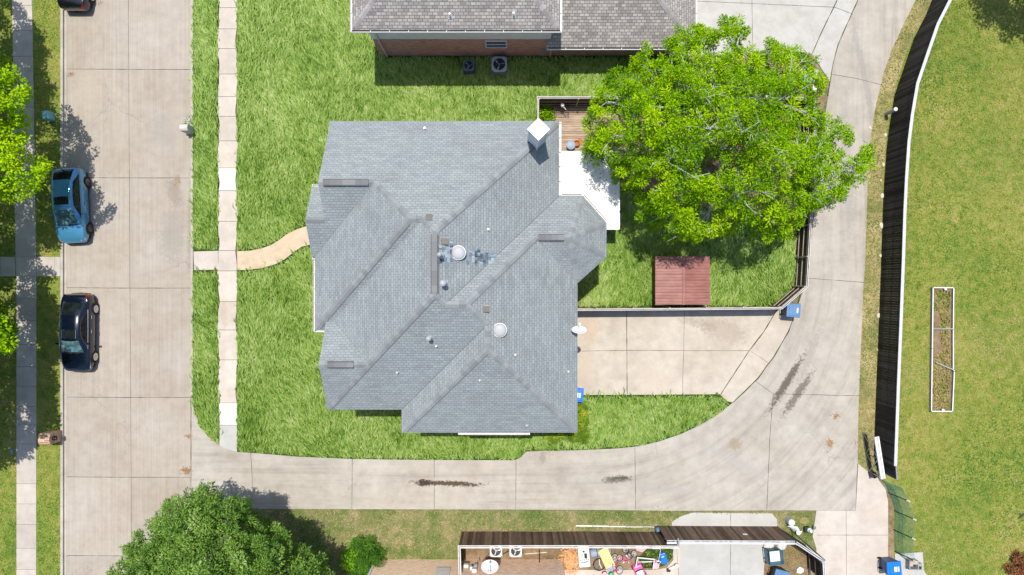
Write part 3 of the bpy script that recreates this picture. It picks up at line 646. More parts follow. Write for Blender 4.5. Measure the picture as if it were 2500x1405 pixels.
# small things on the roof: all fixed to the house, so parts
M['aluminium'] = plain('aluminium', (0.42, 0.44, 0.46), 0.5, 0.4, 0.2)
M['tanvent'] = plain('tan_vent', (0.15, 0.14, 0.13), 0.6, 0.3, 0.0)
for px, py in ((1048, 531), (1086, 590), (1187, 755)):
    q = rp(px, py, up=0.1); mb = MB(); mb.box(q, (0.32, 0.32, 0.07)); o = mb.build('box_vent', M['tanvent'], roof, bevel=0.02)
    mb = MB(); mb.box(q-Vector((0, 0, 0.07)), (0.24, 0.24, 0.12)); mb.build('vent_base', M['dark'], o)
    mb = MB(); mb.box(q-Vector((0, 0, 0.035)), (0.34, 0.34, 0.02)); mb.build('vent_rim', M['aluminium'], o)
for px, py in ((1120, 618), (1220.5, 806)):
    q = rp(px, py, up=0.22); mb = MB()
    mb.lathe([(0.32, -0.06), (0.33, -0.02), (0.325, 0.0), (0.3, 0.03), (0.25, 0.06), (0.12, 0.075), (0.02, 0.08)], q, 28); o = mb.build('round_vent', plain('dome_grey', (0.38, 0.38, 0.40), 0.5, 0.4, var=0.03), roof, smooth=True)
    mb = MB(); mb.lathe([(0.25, -0.35), (0.25, -0.05)], q, 20); mb.build('vent_collar', M['dark'], o)
    mb = MB(); mb.lathe([(0.345, -0.065), (0.35, -0.045)], q, 28); mb.build('vent_rim', M['whitemetal'], o)
def flue(px, py, lean, h, r, cap):
    q = rp(px, py); mb = MB(); mb.cyl(q-Vector((0, 0, 0.05)), q+Vector((0, 0, h)), r, n=12); o = mb.build('flue_pipe', M['steel'], roof, smooth=True)
    z1 = roofz(WH, q.x+0.2, q.y) or q.z; sl = (z1-q.z)/0.2
    z2 = roofz(WH, q.x, q.y+0.2) or q.z; s2 = (z2-q.z)/0.2
    mb = MB(); w_ = r*1.5; mb.add([(q.x+a, q.y+b, q.z+a*sl+b*s2+0.02) for a, b in ((-w_, -w_), (w_*1.3, -w_), (w_*1.3, w_), (-w_, w_))], [(0, 1, 2, 3)]); mb.build('flashing', M['aluminium'], o)
    if cap:
        mb = MB(); mb.lathe([(cap*0.7, h-0.1), (cap, h), (cap, h+0.05), (cap*0.4, h+0.12), (0.01, h+0.13)], q, 16); mb.build('cap', M['aluminium'], o, smooth=True)
        mb = MB(); mb.lathe([(r*1.7, 0.1), (r*1.1, 0.2)], q, 14); mb.build('storm_collar', M['aluminium'], o, smooth=True)
flue(1085, 692, 0, 0.75, 0.09, 0.14); flue(1077, 624, 0, 0.8, 0.1, 0.1); flue(1050, 825, 0, 0.6, 0.08, 0.12)
for px, py in ((1038, 315), (1192, 561), (1066, 845), (971, 909), (1172, 928), (1258, 866), (1387, 907), (1286, 1038)): flue(px, py, 0, 0.22, 0.045, 0)
# chimney
ch = Vector((1.27, 7.57, 0)); mb = MB(); Mx = Matrix.Translation(ch) @ Matrix.Rotation(R(45), 4, 'Z')
mb.box((0, 0, 7.4), (0.62, 0.62, 3.1), M=Mx)
M['chim'] = plain('chimney_siding', (0.62, 0.66, 0.7), 0.6, 0.3, var=0.04)
o = mb.build('chimney', M['chim'], roof)
mb = MB()
for a in (-1, 1):
    for b in (-1, 1): mb.box((a*0.31, b*0.31, 7.4), (0.07, 0.07, 3.08), M=Mx)
mb.build('corner_trim', M['white'], o)
mb = MB(); mb.box((0, 0, 9.0), (0.76, 0.76, 0.05), M=Mx); mb.box((0, 0, 8.95), (0.7, 0.7, 0.06), M=Mx); mb.box((0, 0, 9.05), (0.74, 0.74, 0.05), M=Mx, top=0.05); mb.build('chimney_cap', M['whitemetal'], o)
# patio cover
m = MB(); x0, x1, y1, y0, zc = P2(1355, 0, 2.6)[0], P2(1512, 0, 2.6)[0], P2(0, 371, 2.6)[1], P2(0, 560, 2.6)[1], 2.6
n = int((y1-y0)/0.1)
vs = []
for i in range(n*2+1):
    y = y0+(y1-y0)*i/(2*n); dz = 0.028 if i % 2 else 0.0
    vs += [(x0, y, zc+0.14+dz), (x1, y, zc+dz)]
m.add(vs, [(2*i, 2*i+1, 2*i+3, 2*i+2) for i in range(2*n)])
pc = thing('patio_cover', 'flat white corrugated patio cover attached to the grey roofed house', 'patio cover', (0, 0, 0))
m.build('roof_panel', M['whitemetal'], pc)
mb = MB()
for k in (1, 2, 3): mb.box((x0+(x1-x0)*k/4, (y0+y1)/2, zc+0.045+0.14*(1-k/4)), (0.03, y1-y0, 0.02))
mb.build('seam', M['gutter'], pc)
mb = MB(); mb.box(((x0+x1)/2, y0, zc-0.03), (x1-x0, 0.06, 0.14)); mb.box((x1, (y0+y1)/2, zc-0.06), (0.06, y1-y0, 0.14)); mb.box(((x0+x1)/2, y1, zc-0.03), (x1-x0, 0.06, 0.14)); mb.build('fascia', M['white'], pc)
for y in (y0+0.3, (y0+y1)/2, y1-0.3):
    mb = MB(); mb.box((x1-0.2, y, 1.25), (0.1, 0.1, 2.5)); mb.build('post', M['white'], pc)

rebase(pc, (x1, y0, 0)); rebase(house, (-3, 0, 0))
# ---- neighbour house to the north (two storeys on the left, one on the right)
nh = thing('neighbour_house', 'brown weathered shingle roofed brick house cut off by the top edge', 'house', (0, 0, 0))
n1 = Wing(-8.5, 2.56, 13.68, 27.0, 'WES', z0=5.4, sl=0.62)
n2 = Wing(2.0, 10.5, 13.72, 27.0, 'ES', z0=2.64, sl=0.5)
r1 = roof_mesh([n1]).build('roof', M['roofn'], nh)
for a, b in (((-8.5, 13.68), (-2.97, 19.2)), ((2.56, 13.68), (-2.97, 19.2))): capline([n1], a, b).build('ridge_cap', M['capn'], r1)
for px, py in ((1099, 40), (1254, 38)):
    q = rp(px, py, [n1]); mb = MB(); mb.cyl(q-Vector((0, 0, 0.05)), q+Vector((0, 0, 0.35)), 0.05, n=10); o = mb.build('vent_pipe', M['whitemetal'], r1)
    mb = MB(); mb.add([(q.x+a, q.y+b, q.z+b*0.62+0.02) for a, b in ((-0.12, -0.14), (0.12, -0.14), (0.07, 0.18), (-0.07, 0.18))], [(0, 1, 2, 3)]); mb.build('flashing', M['aluminium'], o)
r2 = roof_mesh([n2]).build('lower_roof', M['roofn'], nh)
capline([n2], (10.5, 13.72), (6.2, 18.0)).build('ridge_cap', M['capn'], r2)
MB().box((-2.97, 20.3, 5.3), (11.0, 13.2, 0.15)).build('soffit', M['siding'], nh); MB().box((6.5, 20.3, 2.54), (7.9, 13.1, 0.15)).build('soffit', M['siding'], nh)
yw = 14.13
walls('brick_wall', (-7.95, 2.2, yw, 26.5), 0, 2.8, M['brickr'], nh)
walls('upper_wall', (-7.95, 2.2, yw+0.01, 26.5), 2.8, 5.25, M['siding'], nh)
walls('brick_wall', (2.21, 10.0, yw+0.02, 26.5), 0, 2.5, M['brickr'], nh)
for a, b, z, o_ in [((-8.55, 13.68), (2.6, 13.68), 5.36, (0, -1, 0)), ((-8.5, 27), (-8.5, 13.6), 5.36, (-1, 0, 0)), ((2.56, 27), (2.56, 13.6), 5.36, (1, 0, 0)), ((2.0, 13.72), (10.55, 13.72), 2.6, (0, -1, 0)), ((10.5, 27), (10.5, 13.7), 2.6, (1, 0, 0))]:
    mb = MB(); gutter(mb, a, b, z, o_, 0.1, 1.0); mb.build('gutter', [M['white'], M['dark']], nh)
for x, zt in ((-7.6, 5.2), (2.32, 2.5)):
    mb = MB(); mb.box((x, yw-0.05, zt/2), (0.08, 0.07, zt)); mb.build('downspout', M['gutter'], nh)
# window
mb = MB(); cx, cz = (1211-1250)/40*0.935, 2.1
for a, b, c, d in ((cx, cz+0.5, 1.25, 0.07), (cx, cz-0.5, 1.25, 0.07), (cx, cz, 1.2, 0.05)): mb.box((a, yw-0.03, b), (c, 0.08, d))
for a in (-0.6, 0.6): mb.box((cx+a, yw-0.03, cz), (0.07, 0.08, 1.0))
wf = mb.build('window', M['white'], nh); mb = MB(); mb.box((cx, yw-0.012, cz), (1.16, 0.02, 0.95)); mb.build('pane', M['glass'], wf)
mb = MB(); mb.box((0.75, yw-0.03, 4.1), (1.3, 0.05, 0.25)); mb.build('attic_vent', M['dark'], nh)
for x in (1.9, 2.1):
    mb = MB(); mb.box((x-0.1, yw-0.06, 1.25), (0.15, 0.11, 0.25)); mb.build('meter_box', M['grey'], nh)

rebase(nh, (0, 20, 0))
# ---- house to the south: only its north wall and some fittings are in the picture
sh = thing('south_house', 'pink and tan brick house wall cut off by the bottom edge', 'house', (0, 0, 0))
ysw = P(0, 1366)[1]; xw, xe = (918-1250)/40, (1372-1250)/40
walls('brick_wall', (xw, xe, ysw-9, ysw), 0, 5.25, M['brickp'], sh)
s1 = Wing(xw-0.4, xe+0.4, ysw-9.4, ysw+0.4, 'WESN', z0=5.4)
roof_mesh([s1]).build('roof', M['roofn'], sh); MB().box(((xw+xe)/2, ysw-4.5, 5.32), (xe-xw+0.7, 9.7, 0.12)).build('soffit', M['siding'], sh)
mb = MB(); mb.box((xw+0.05, ysw+0.05, 2.65), (0.1, 0.09, 5.2)); mb.build('downspout', M['white'], sh)
mb = MB(); mb.box((xe-0.45, ysw+0.05, 2.65), (0.1, 0.09, 5.2)); mb.build('downspout', M['white'], sh)
mb = MB(); mb.box((-4.05, ysw+0.02, 2.0), (0.85, 0.08, 1.3)); wf = mb.build('window', M['white'], sh); mb = MB(); mb.box((-4.05, ysw+0.065, 2.0), (0.72, 0.02, 1.15)); mb.build('pane', M['gutter'], wf)
for x, z, a, b in ((-2.72, 1.15, 0.28, 0.3), (-2.15, 1.3, 0.2, 0.35), (-2.2, 1.75, 0.28, 0.45), (-2.4, 1.5, 0.13, 0.2)):
    mb = MB(); mb.box((x, ysw+0.1, z), (a, 0.18, b)); mb.build('meter_box', M['white'], sh, bevel=0.015)
mb = MB(); mb.cyl((-2.12, ysw+0.06, 0), (-2.12, ysw+0.06, 1.1), 0.03, n=8); mb.build('conduit', M['whitemetal'], sh)
rebase(sh, (0, ysw-4, 0))
# ================================================================ FENCES
M['fdark'] = wood('black_stained_wood', (0.008, 0.007, 0.008), (0.05, 0.047, 0.046), 'z')
M['fbrown'] = wood('dark_brown_wood', (0.075, 0.046, 0.031), (0.21, 0.145, 0.105), 'z')
M['fred'] = wood('red_brown_wood', (0.05, 0.022, 0.014), (0.09, 0.04, 0.027), 'z')
M['fwhite'] = plain('weathered_white_rail', (0.62, 0.60, 0.58), 0.7, 0.3, var=0.15)
M['fcap'] = plain('pale_fence_cap', (0.52, 0.53, 0.56), 0.6, 0.3, var=0.1)
M['fpost'] = plain('pale_post', (0.36, 0.32, 0.27), 0.7, 0.3, var=0.2)
def along(pts, step):
    out = []
    for i in range(len(pts)-1):
        a, b = Vector((*pts[i], 0)), Vector((*pts[i+1], 0)); L = (b-a).length; n = max(1, round(L/step))
        d = (b-a).normalized()
        for k in range(n): out.append((a.lerp(b, (k+.5)/n), d, L/n))
    return out
def fence(label, pts, h, mat, capm, postm, side=1, post_h=0.0, rails=(0.3, 1.0, 1.6), capw=0.09, z0=0.0, board=0.145, cap2=None, postr=0.045, pstep=2.4, name='wooden_fence', capz=0.03, ragged=0.012, railm=None):
    """boards stand on the line; posts and rails on the given side (+1 = left of travel)"""
    t = thing(name, label, 'fence'); pts = [(x, y) for x, y in pts]
    mb = MB()
    for c, d, L in along(pts, board):
        hh = h+random.uniform(-ragged, ragged); mb.box((c.x, c.y, z0+hh/2), (L*0.96, 0.02, hh), rz=math.atan2(d.y, d.x))
    mb.build('boards', mat, t)
    pv = [Vector((*p, 0)) for p in pts]
    for zr in rails:
        mb = MB()
        for a, b in zip(pv[:-1], pv[1:]):
            d = (b-a).normalized(); n = Vector((-d.y, d.x, 0))*side*0.035; c = (a+b)/2+n; mb.box((c.x, c.y, z0+zr), ((b-a).length, 0.04, 0.09), rz=math.atan2(d.y, d.x))
        mb.build('rail', railm or mat, t)
    if capm:
        mb = MB()
        for k, (wd, off, zz) in enumerate(cap2 or [(capw, 0, capz)]):
            L_ = []; R_ = []
            for i, p in enumerate(pv):
                d0 = (pv[i]-pv[i-1]).normalized() if i else (pv[1]-pv[0]).normalized(); d1 = (pv[i+1]-pv[i]).normalized() if i < len(pv)-1 else d0
                d = (d0+d1).normalized(); n = Vector((-d.y, d.x, 0))/max(0.5, d.dot(d0)); L_.append(p+n*(off+wd/2)); R_.append(p+n*(off-wd/2))
            for i in range(len(pv)-1):
                q = [L_[i], R_[i], R_[i+1], L_[i+1]]; za, zb = z0+h+zz-0.03, z0+h+zz
                mb.add([(v.x, v.y, za) for v in q]+[(v.x, v.y, zb) for v in q], [(0, 1, 2, 3), (7, 6, 5, 4), (1, 5, 6, 2), (0, 3, 7, 4), (0, 4, 5, 1), (3, 2, 6, 7)])
        mb.build('top_rail', capm, t)
    if postm:
        for c, d, L in along(pts, pstep):
            n = Vector((-d.y, d.x, 0))*side*0.09; q = c+n+d*(-L/2+0.1)
            mb = MB(); mb.box((q.x, q.y, z0+(h+post_h)/2), (postr*2, postr*2, h+post_h), rz=math.atan2(d.y, d.x)); mb.build('post', postm, t)
    rebase(t, (pts[0][0], pts[0][1], 0)); return t
HF = 2.36
line = [(2345, -60), (2320, 0), (2290, 59), (2263, 137), (2240, 205), (2227, 282), (2219, 346), (2213, 433), (2209, 515), (2205, 640), (2200, 772), (2193, 944), (2186, 1138)]
fence('long curved black wooden fence with a pale top rail along the alley', [P2(x, y, HF) for x, y in line], HF, M['fdark'], M['fcap'], None, side=1, rails=(0.4, 1.2, 2.0), capw=0.17, board=0.15, railm=M['fdark'])
fence('short low end piece of black fence below the long curved fence', [P2(2187.5, 1139, 2.2), P2(2190, 1172, 2.2)], 2.2, M['fdark'], M['steel'], None, capw=0.06, rails=(0.4, 1.8))
hy = 1.83
fence('dark red wooden fence with pale rails enclosing the back yard and deck', [P2(1313, 300, hy), P2(1313, 238, hy), P2(1600, 238, hy), P2(1990, 241, hy), P2(1990, 400, hy), P2(1980, 545, hy), P2(1971, 700, hy), P2(1909, 753.5, hy), P2(1640, 756, hy), P2(1372, 758, hy)],
      hy, M['fred'], M['fwhite'], M['fpost'], side=-1, rails=(0.35, 1.0, 1.6), cap2=[(0.035, -0.05, 0.02), (0.035, 0.025, 0.035)], railm=M['fpost'], postr=0.035)
fence('long brown wooden fence standing at the edge of the south neighbour yard', [P2(1122, 1403, HF), P2(1120, 1334.5, HF), P2(1390, 1334, HF), P2(1656, 1335, HF)], HF, M['fbrown'], M['fwhite'], M['fpost'], side=-1,
      cap2=[(0.05, 0.03, 0.02), (0.07, -0.07, 0.03)], rails=(0.4, 1.2, 2.0), postr=0.03)
gt = fence('wide brown wooden sliding gate with a thick white metal top beam', [P2(1628, 1321.5, 2.5), P2(1941, 1323, 2.5)], 2.5, M['fbrown'], M['fcap'], None, side=-1, cap2=[(0.05, 0.02, 0.0), (0.12, -0.10, 0.03)], rails=(0.4, 2.0), name='sliding_gate', railm=M['steel'])
gt['category'] = 'gate'
a = P(1819, 1306, 1.45); mb = MB(); mb.box((a.x, P(0, 1322, 2.5).y+0.025, 1.45), (0.26, 0.012, 0.2)); tag(mb.build('paper_notice', M['white']), 'small white paper notice fixed to the sliding gate boards', 'sign')
gp = thing('gate_post', 'dark steel gate post with a bracket between fence and sliding gate', 'post'); q = P(1655.5, 1325, 2.6)
mb = MB(); mb.box((q.x, q.y, 1.32), (0.1, 0.14, 2.64)); mb.build('post', M['dark'], gp)
mb = MB(); mb.box((q.x, q.y+0.1, 2.6), (0.06, 0.3, 0.09)); mb.box((q.x+0.05, q.y-0.2, 2.45), (0.12, 0.12, 0.05)); mb.build('bracket', M['steel'], gp); rebase(gp, (q.x, q.y, 0))
fence('dark fence section running diagonally beside the concrete drive at bottom right', [P2(1943, 1325, 2.3), P2(2011, 1370, 2.3), P2(2014, 1425, 2.3)], 2.3, M['fdark'], M['fcap'], M['fpost'], side=-1, cap2=[(0.05, 0.05, 0.02), (0.06, -0.05, 0.03)], postr=0.03, rails=(0.4, 1.2, 2.0), railm=M['fbrown'])
gt = thing('pipe_rail', 'thin dark pipe rail leaning beside the diagonal fence', 'rail'); mb = MB(); a, b = P(1972, 1331, 2.3), P(2014, 1369, 2.3)
mb.tube([a, b], 0.035); mb.build('pipe', M['dark'], gt); mb = MB(); mb.tube([a+Vector((-.05, -.07, -.1)), b+Vector((-.05, -.07, -.1))], 0.02); mb.build('pipe', M['fwhite'], gt); mb = MB(); mb.tube([b, (b.x, b.y, 0)], 0.03); mb.tube([a, (a.x, a.y, 0)], 0.03); mb.build('leg', M['dark'], gt); rebase(gt, (a.x, a.y, 0))
# open metal gate with two braced panels
og = thing('metal_gate', 'open steel frame gate with crossed braces at the end of the curved fence', 'gate')
b0, b1 = P(2107, 1057, 0.05), P(2122, 1152, 0.05); ht = 1.38
for k, (s0, s1) in enumerate(((0.0, 0.53), (0.53, 1.0))):
    A = b0.lerp(b1, s0); B = b0.lerp(b1, s1); U = Vector((0, 0, ht)); mb = MB()
    for l in ((A, B), (A+U, B+U), (A, A+U), (B, B+U)): mb.tube(l, 0.035)
    o = mb.build('frame', M['steel'], og); mb = MB(); mb.tube([A, B+U], 0.028); mb.tube([B, A+U], 0.028); mb.build('brace', M['steel'], o)
    mb = MB(); d = (B-A).normalized(); n = Vector((-d.y, d.x, 0))*0.0
    mb.add([A+U*0.0+n, B+n, B+U*0.3+n, A+U*0.3+n], [(0, 1, 2, 3)]); mb.build('kick_panel', M['dark'], o)
d = (b1-b0).normalized(); n = Vector((-d.y, d.x, 0)); mb = MB(); c = (b0+b1)/2; rz = math.atan2(d.y, d.x)
mb.box((c.x-n.x*0.0, c.y, ht+0.09), ((b1-b0).length+0.1, 0.14, 0.1), rz=rz); mb.box((c.x+n.x*0.17, c.y+n.y*0.17, ht+0.06), ((b1-b0).length+0.1, 0.1, 0.08), rz=rz); mb.build('top_beam', M['white'], og)
mb = MB(); mb.box((b1.x+0.1, b1.y-0.1, 0.3), (0.25, 0.3, 0.55), rz=0.4); mb.build('hinge_box', M['dark'], og); rebase(og, tuple(b0))
# chain link fence
M['mesh'] = plain('green_wire', (0.10, 0.24, 0.16), 0.5, 0.4, var=0.2)
cl = thing('chain_link_fence', 'low green chain link fence with leaning posts on the dirt strip', 'fence')
cp = [P(*q) for q in [(2152, 1170), (2160, 1182), (2168, 1203), (2178, 1225), (2183, 1247), (2183, 1270), (2181, 1293), (2182, 1320), (2184, 1346)]]
lean = Vector((0.55, -0.15, 1.15)); mb = MB()
def cpt(s):
    i = min(int(s), len(cp)-2); return cp[i].lerp(cp[i+1], s-i)
K = 90; Ls = len(cp)-1
for i in range(K):
    s = Ls*i/K; mb.tube([cpt(s), cpt(min(Ls, s+Ls*5/K))+lean], 0.006, n=3); s = Ls*(i+5)/K
    if s <= Ls: mb.tube([cpt(s), cpt(s-Ls*5/K)+lean], 0.006, n=3)
for k in range(0, 7): mb.tube([c+lean*(k/6) for c in cp], 0.006, n=3)
mb.build('wire_mesh', M['mesh'], cl)
for i in (2, 4, 6, 8):
    mb = MB(); mb.cyl(cp[i], cp[i]+lean*1.05, 0.03, n=8); o = mb.build('post', M['black'], cl); mb = MB(); mb.cyl(cp[i]+lean*0.95, cp[i]+lean*1.09, 0.04, n=8); mb.build('post_cap', M['white'], o)
rebase(cl, tuple(cp[0]))

# ================================================================ VEHICLES
def carpaint(name, c1, rough=0.18):
    g = G(name); g.fin(c1, rough, 0.5, 0.35); g.b.inputs['Coat Weight'].default_value = 0.8; g.b.inputs['Coat Roughness'].default_value = 0.05
    return g.mat
M['tyre'] = plain('tyre', (0.018, 0.018, 0.02), 0.85, 0.2); M['alloy'] = plain('alloy', (0.55, 0.56, 0.58), 0.25, 0.5, 0.9, var=0.05); M['chrome'] = plain('chrome', (0.7, 0.7, 0.72), 0.12, 0.5, 1.0, var=0.02)
M['dalloy'] = plain('dark_alloy', (0.12, 0.12, 0.13), 0.3, 0.5, 0.8)
M['redlens'] = plain('red_lens', (0.35, 0.008, 0.012), 0.15, 0.6, var=0.1); M['lens'] = plain('clear_lens', (0.45, 0.5, 0.55), 0.1, 0.6, 0.3, var=0.1)
M['lidblue'] = plain('lid', (0.02, 0.16, 0.6), 0.4, 0.4)
def car(name, label, loc, rz, L, W, paint, prof, gh, rimm, trim, sunroof, hatch):
    t = thing(name, label, 'car', loc, rz)
    # prof: (x/L, halfwidth factor, top z);   sections
    mb = MB(); secs = []; hw = W/2
    for x, w_, zt in prof:
        w_ *= hw
        s = [(0, 0.22), (w_*0.8, 0.22), (w_*0.96, 0.27), (w_*0.985, 0.42), (w_*1.0, min(0.58, zt*0.75)), (w_*0.985, zt*0.84), (w_*0.955, zt-0.045), (w_*0.90, zt-0.008), (w_*0.78, zt+0.008), (w_*0.45, zt+0.03), (0, zt+0.04)]
        secs.append([(x*L, y, z) for y, z in s] + [(x*L, -y, z) for y, z in s[::-1][1:-1]])
    n = len(secs[0]); vs = [p for s in secs for p in s]
    fs = [(i*n+j, i*n+(j+1) % n, (i+1)*n+(j+1) % n, (i+1)*n+j) for i in range(len(secs)-1) for j in range(n)] + [list(range(n))[::-1], list(range((len(secs)-1)*n, len(secs)*n))]
    mb.add(vs, fs); body = mb.build('body', paint, t, smooth=False)
    body.data.polygons.foreach_set('use_smooth', [True]*len(body.data.polygons)); sb = body.modifiers.new('sub', 'SUBSURF'); sb.levels = 2; sb.render_levels = 2
    # greenhouse sections: (x/L, z_top, hw_top, hw_bottom)
    zb = gh['zb']; G_ = gh['sec']; mb = MB(); secs = []
    for x, zt, wt, wb in G_:
        wt *= hw; wb *= hw
        s = [(0, zb-0.08), (wb, zb-0.08), (wb, zb), ((wb+wt)/2+0.015, (zb+zt)/2), (wt+0.01, zt-0.05), (wt-0.05, zt-0.005), (wt*0.5, zt+0.018), (0, zt+0.025)]
        secs.append([(x*L, y, z) for y, z in s] + [(x*L, -y, z) for y, z in s[::-1][1:-1]])
    n = len(secs[0]); vs = [p for s in secs for p in s]
    fs = [(i*n+j, i*n+(j+1) % n, (i+1)*n+(j+1) % n, (i+1)*n+j) for i in range(len(secs)-1) for j in range(n)] + [list(range(n))[::-1], list(range((len(secs)-1)*n, len(secs)*n))]
    mb.add(vs, fs); roof_ = mb.build('roof', paint, t, smooth=True)
    def gpt(u, side, v):     # point on greenhouse: u = x/L, v 0..1 height on the side
        for a, b in zip(G_[:-1], G_[1:]):
            if a[0] <= u <= b[0]:
                k = (u-a[0])/(b[0]-a[0]); zt = a[1]+(b[1]-a[1])*k; wt = (a[2]+(b[2]-a[2])*k)*hw; wb = (a[3]+(b[3]-a[3])*k)*hw; break
        y = wb+(wt-wb)*v+0.03*math.sin(v*math.pi)*0.6; z = zb+(zt-0.04-zb)*v
        return Vector((u*L, side*(y+0.014), z))
    for sd_ in (-1, 1):
        us = gh['side']; k = 14; top = []; bot = []
        for i in range(k+1):
            u = us[0]+(us[1]-us[0])*i/k
            e = min(1, min((u-us[0])/gh['tr'], (us[1]-u)/gh['tf']))
            bot.append(gpt(u, sd_, 0.06)); top.append(gpt(u, sd_, 0.06+0.84*math.sin(min(1, e)*math.pi/2)))
        mid = [(a+b)/2+Vector((0, sd_*0.008, 0)) for a, b in zip(bot, top)]
        mb = MB(); mb.add(bot+mid+top, [(i, i+1, k+2+i, k+1+i) if sd_ < 0 else (i, k+1+i, k+2+i, i+1) for i in range(k)] + [(k+1+i, k+2+i, 2*k+3+i, 2*k+2+i) if sd_ < 0 else (k+1+i, 2*k+2+i, 2*k+3+i, k+2+i) for i in range(k)])
        sw = mb.build('side_window', M['cglass'], t, smooth=True)
        if trim:
            mb = MB(); o_ = Vector((0, sd_*0.008, 0.0)); mb.tube([p+o_ for p in bot+top[::-1]], 0.014, n=5, closed=True); mb.build('window_trim', M['chrome'], sw)
        mb = MB(); q = gpt(gh['pil'], sd_, 0.05); q2 = gpt(gh['pil']-0.01, sd_, 0.88); mb.tube([q, q2], 0.022, n=5); mb.build('pillar', M['black'], sw)
    def screen(nm, u0, u1, mt, inset=0.09, sh=0.0):
        mb = MB(); vs = []; a = 7; b = 5
        for i in range(b+1):
            u = u0+(u1-u0)*i/b; p = gpt(u, 1, 1.0); hwt = p.y-0.03-inset*(0.7); zt = p.z
            for j in range(a+1):
                f = -1+2*j/a; vs.append((p.x+sh*(1-f*f)*(1 if u0+u1 > 0 else -1), f*hwt, zt+0.058+0.022*(1-f*f)-0.012))
        mb.add(vs, [(i*(a+1)+j, i*(a+1)+j+1, (i+1)*(a+1)+j+1, (i+1)*(a+1)+j) for i in range(b) for j in range(a)]); return mb.build(nm, mt, t, smooth=True)
    screen('windscreen', gh['ws'][0], gh['ws'][1], M['cglass2'], sh=0.05); screen('rear_window', gh['rw'][1], gh['rw'][0], M['cglass'], sh=0.03)
    # wiper cowl
    x0 = gh['ws'][1]*L; mb = MB(); mb.tube([(x0+0.05, -hw*0.72, zb+0.02), (x0+0.12, 0, zb+0.045), (x0+0.05, hw*0.72, zb+0.02)], 0.04, n=6); mb.build('cowl', M['black'], t)
    mb = MB()
    for s in (-1, 1): mb.tube([(x0+0.06, 0.35*s-0.25, zb+0.06), (x0-0.1, 0.35*s+0.3, zb+0.17)], 0.012, n=4)
    mb.build('wiper', M['black'], t)
    if sunroof:
        zr = G_[len(G_)//2][1]+0.026; a, b, c = sunroof; mb = MB(); mb.box(((a+b)/2*L, 0, zr), ((b-a)*L, 2*c, 0.016)); o = mb.build('sunroof', M['cglass'], t, bevel=0.01)
        if trim: mb = MB(); x_, y_ = (a*L, b*L), c; mb.tube([(x_[0], -y_, zr+.005), (x_[1], -y_, zr+.005), (x_[1], y_, zr+.005), (x_[0], y_, zr+.005)], 0.02, n=5, closed=True); mb.build('sunroof_trim', M['chrome'], o)
    for u in gh['wh']:
        for s in (-1, 1):
            mb = MB(); q = Matrix.Translation((u*L, s*(hw-0.10), 0.335)) @ Matrix.Rotation(R(90)*-s, 4, 'X')
            mb.lathe([(0.2, -0.12), (0.31, -0.12), (0.335, -0.09), (0.335, 0.09), (0.31, 0.115), (0.235, 0.112), (0.22, 0.09)], M=q, n=28); wh = mb.build('wheel', M['tyre'], t, smooth=True)
            mb = MB(); mb.lathe([(0.0, 0.085), (0.215, 0.085), (0.225, 0.115), (0.235, 0.117), (0.24, 0.10)], M=q, n=28, m=1); mb.lathe([(0.055, 0.118), (0.045, 0.125)], M=q, n=12)
            for k in range(10 if trim else 5):
                a = 2*math.pi*k/(10 if trim else 5); mb.add([q @ Vector((r_*math.cos(a)-w_*math.sin(a), r_*math.sin(a)+w_*math.cos(a), 0.112)) for r_, w_ in ((0.04, -0.009), (0.22, -0.013), (0.22, 0.013), (0.04, 0.009))], [(0, 1, 2, 3)])
            mb.lathe([(0.212, 0.113), (0.235, 0.119), (0.238, 0.112)], M=q, n=28)
            mb.build('rim', [rimm, M['black']], wh)
            mb = MB(); q = Matrix.Translation((u*L, s*(hw-0.03), 0.345)) @ Matrix.Rotation(R(90)*-s, 4, 'X'); mb.lathe([(0.0, 0.012), (0.385, 0.012), (0.385, 0.0)], M=q, n=28); mb.build('wheel_arch', M['black'], t)
    # lights, mirrors, handles
    fx, fw, fz = prof[-3]; rx, rw, rz_ = prof[2]
    for s in (-1, 1):
        mb = MB(); mb.add([(fx*L+0.02, s*fw*hw*0.99, fz*0.84), (fx*L-0.32, s*fw*hw*1.02, fz*0.97), (fx*L-0.2, s*fw*hw*0.84, fz+0.03), (fx*L+0.14, s*fw*hw*0.68, fz*0.93), (fx*L+0.17, s*fw*hw*0.70, fz*0.8), (fx*L+0.1, s*fw*hw*0.93, fz*0.75)], [(0, 1, 2, 3), (0, 3, 4, 5)] if s > 0 else [(3, 2, 1, 0), (5, 4, 3, 0)]); mb.build('headlight', M['lens'], t)
        mb = MB(); mb.add([(rx*L+0.02, s*rw*hw*0.975, rz_*0.86), (rx*L+0.26, s*rw*hw*1.005, rz_*0.93), (rx*L+0.12, s*rw*hw*0.93, rz_+0.015), (rx*L-0.1, s*rw*hw*0.78, rz_+0.0), (rx*L-0.13, s*rw*hw*0.8, rz_*0.82), (rx*L-0.06, s*rw*hw*0.93, rz_*0.76)], [(0, 1, 2, 3), (0, 3, 4, 5)]); mb.build('taillight', M['redlens'], t)
        mb = MB(); q = gpt(gh['mir'], s, 0.05); mb.box((q.x, q.y+s*0.12, q.z+0.03), (0.11, 0.2, 0.12)); mb.box((q.x, q.y+s*0.02, q.z), (0.06, 0.08, 0.04)); mb.build('mirror', paint, t, bevel=0.02)
        for u in (-0.02, -0.2):
            mb = MB(); mb.tube([(u*L-0.1, s*(hw*0.99+0.014), 0.77), (u*L+0.1, s*(hw*0.99+0.014), 0.77)], 0.014, n=5); mb.build('door_handle', M['chrome'] if trim else paint, t)
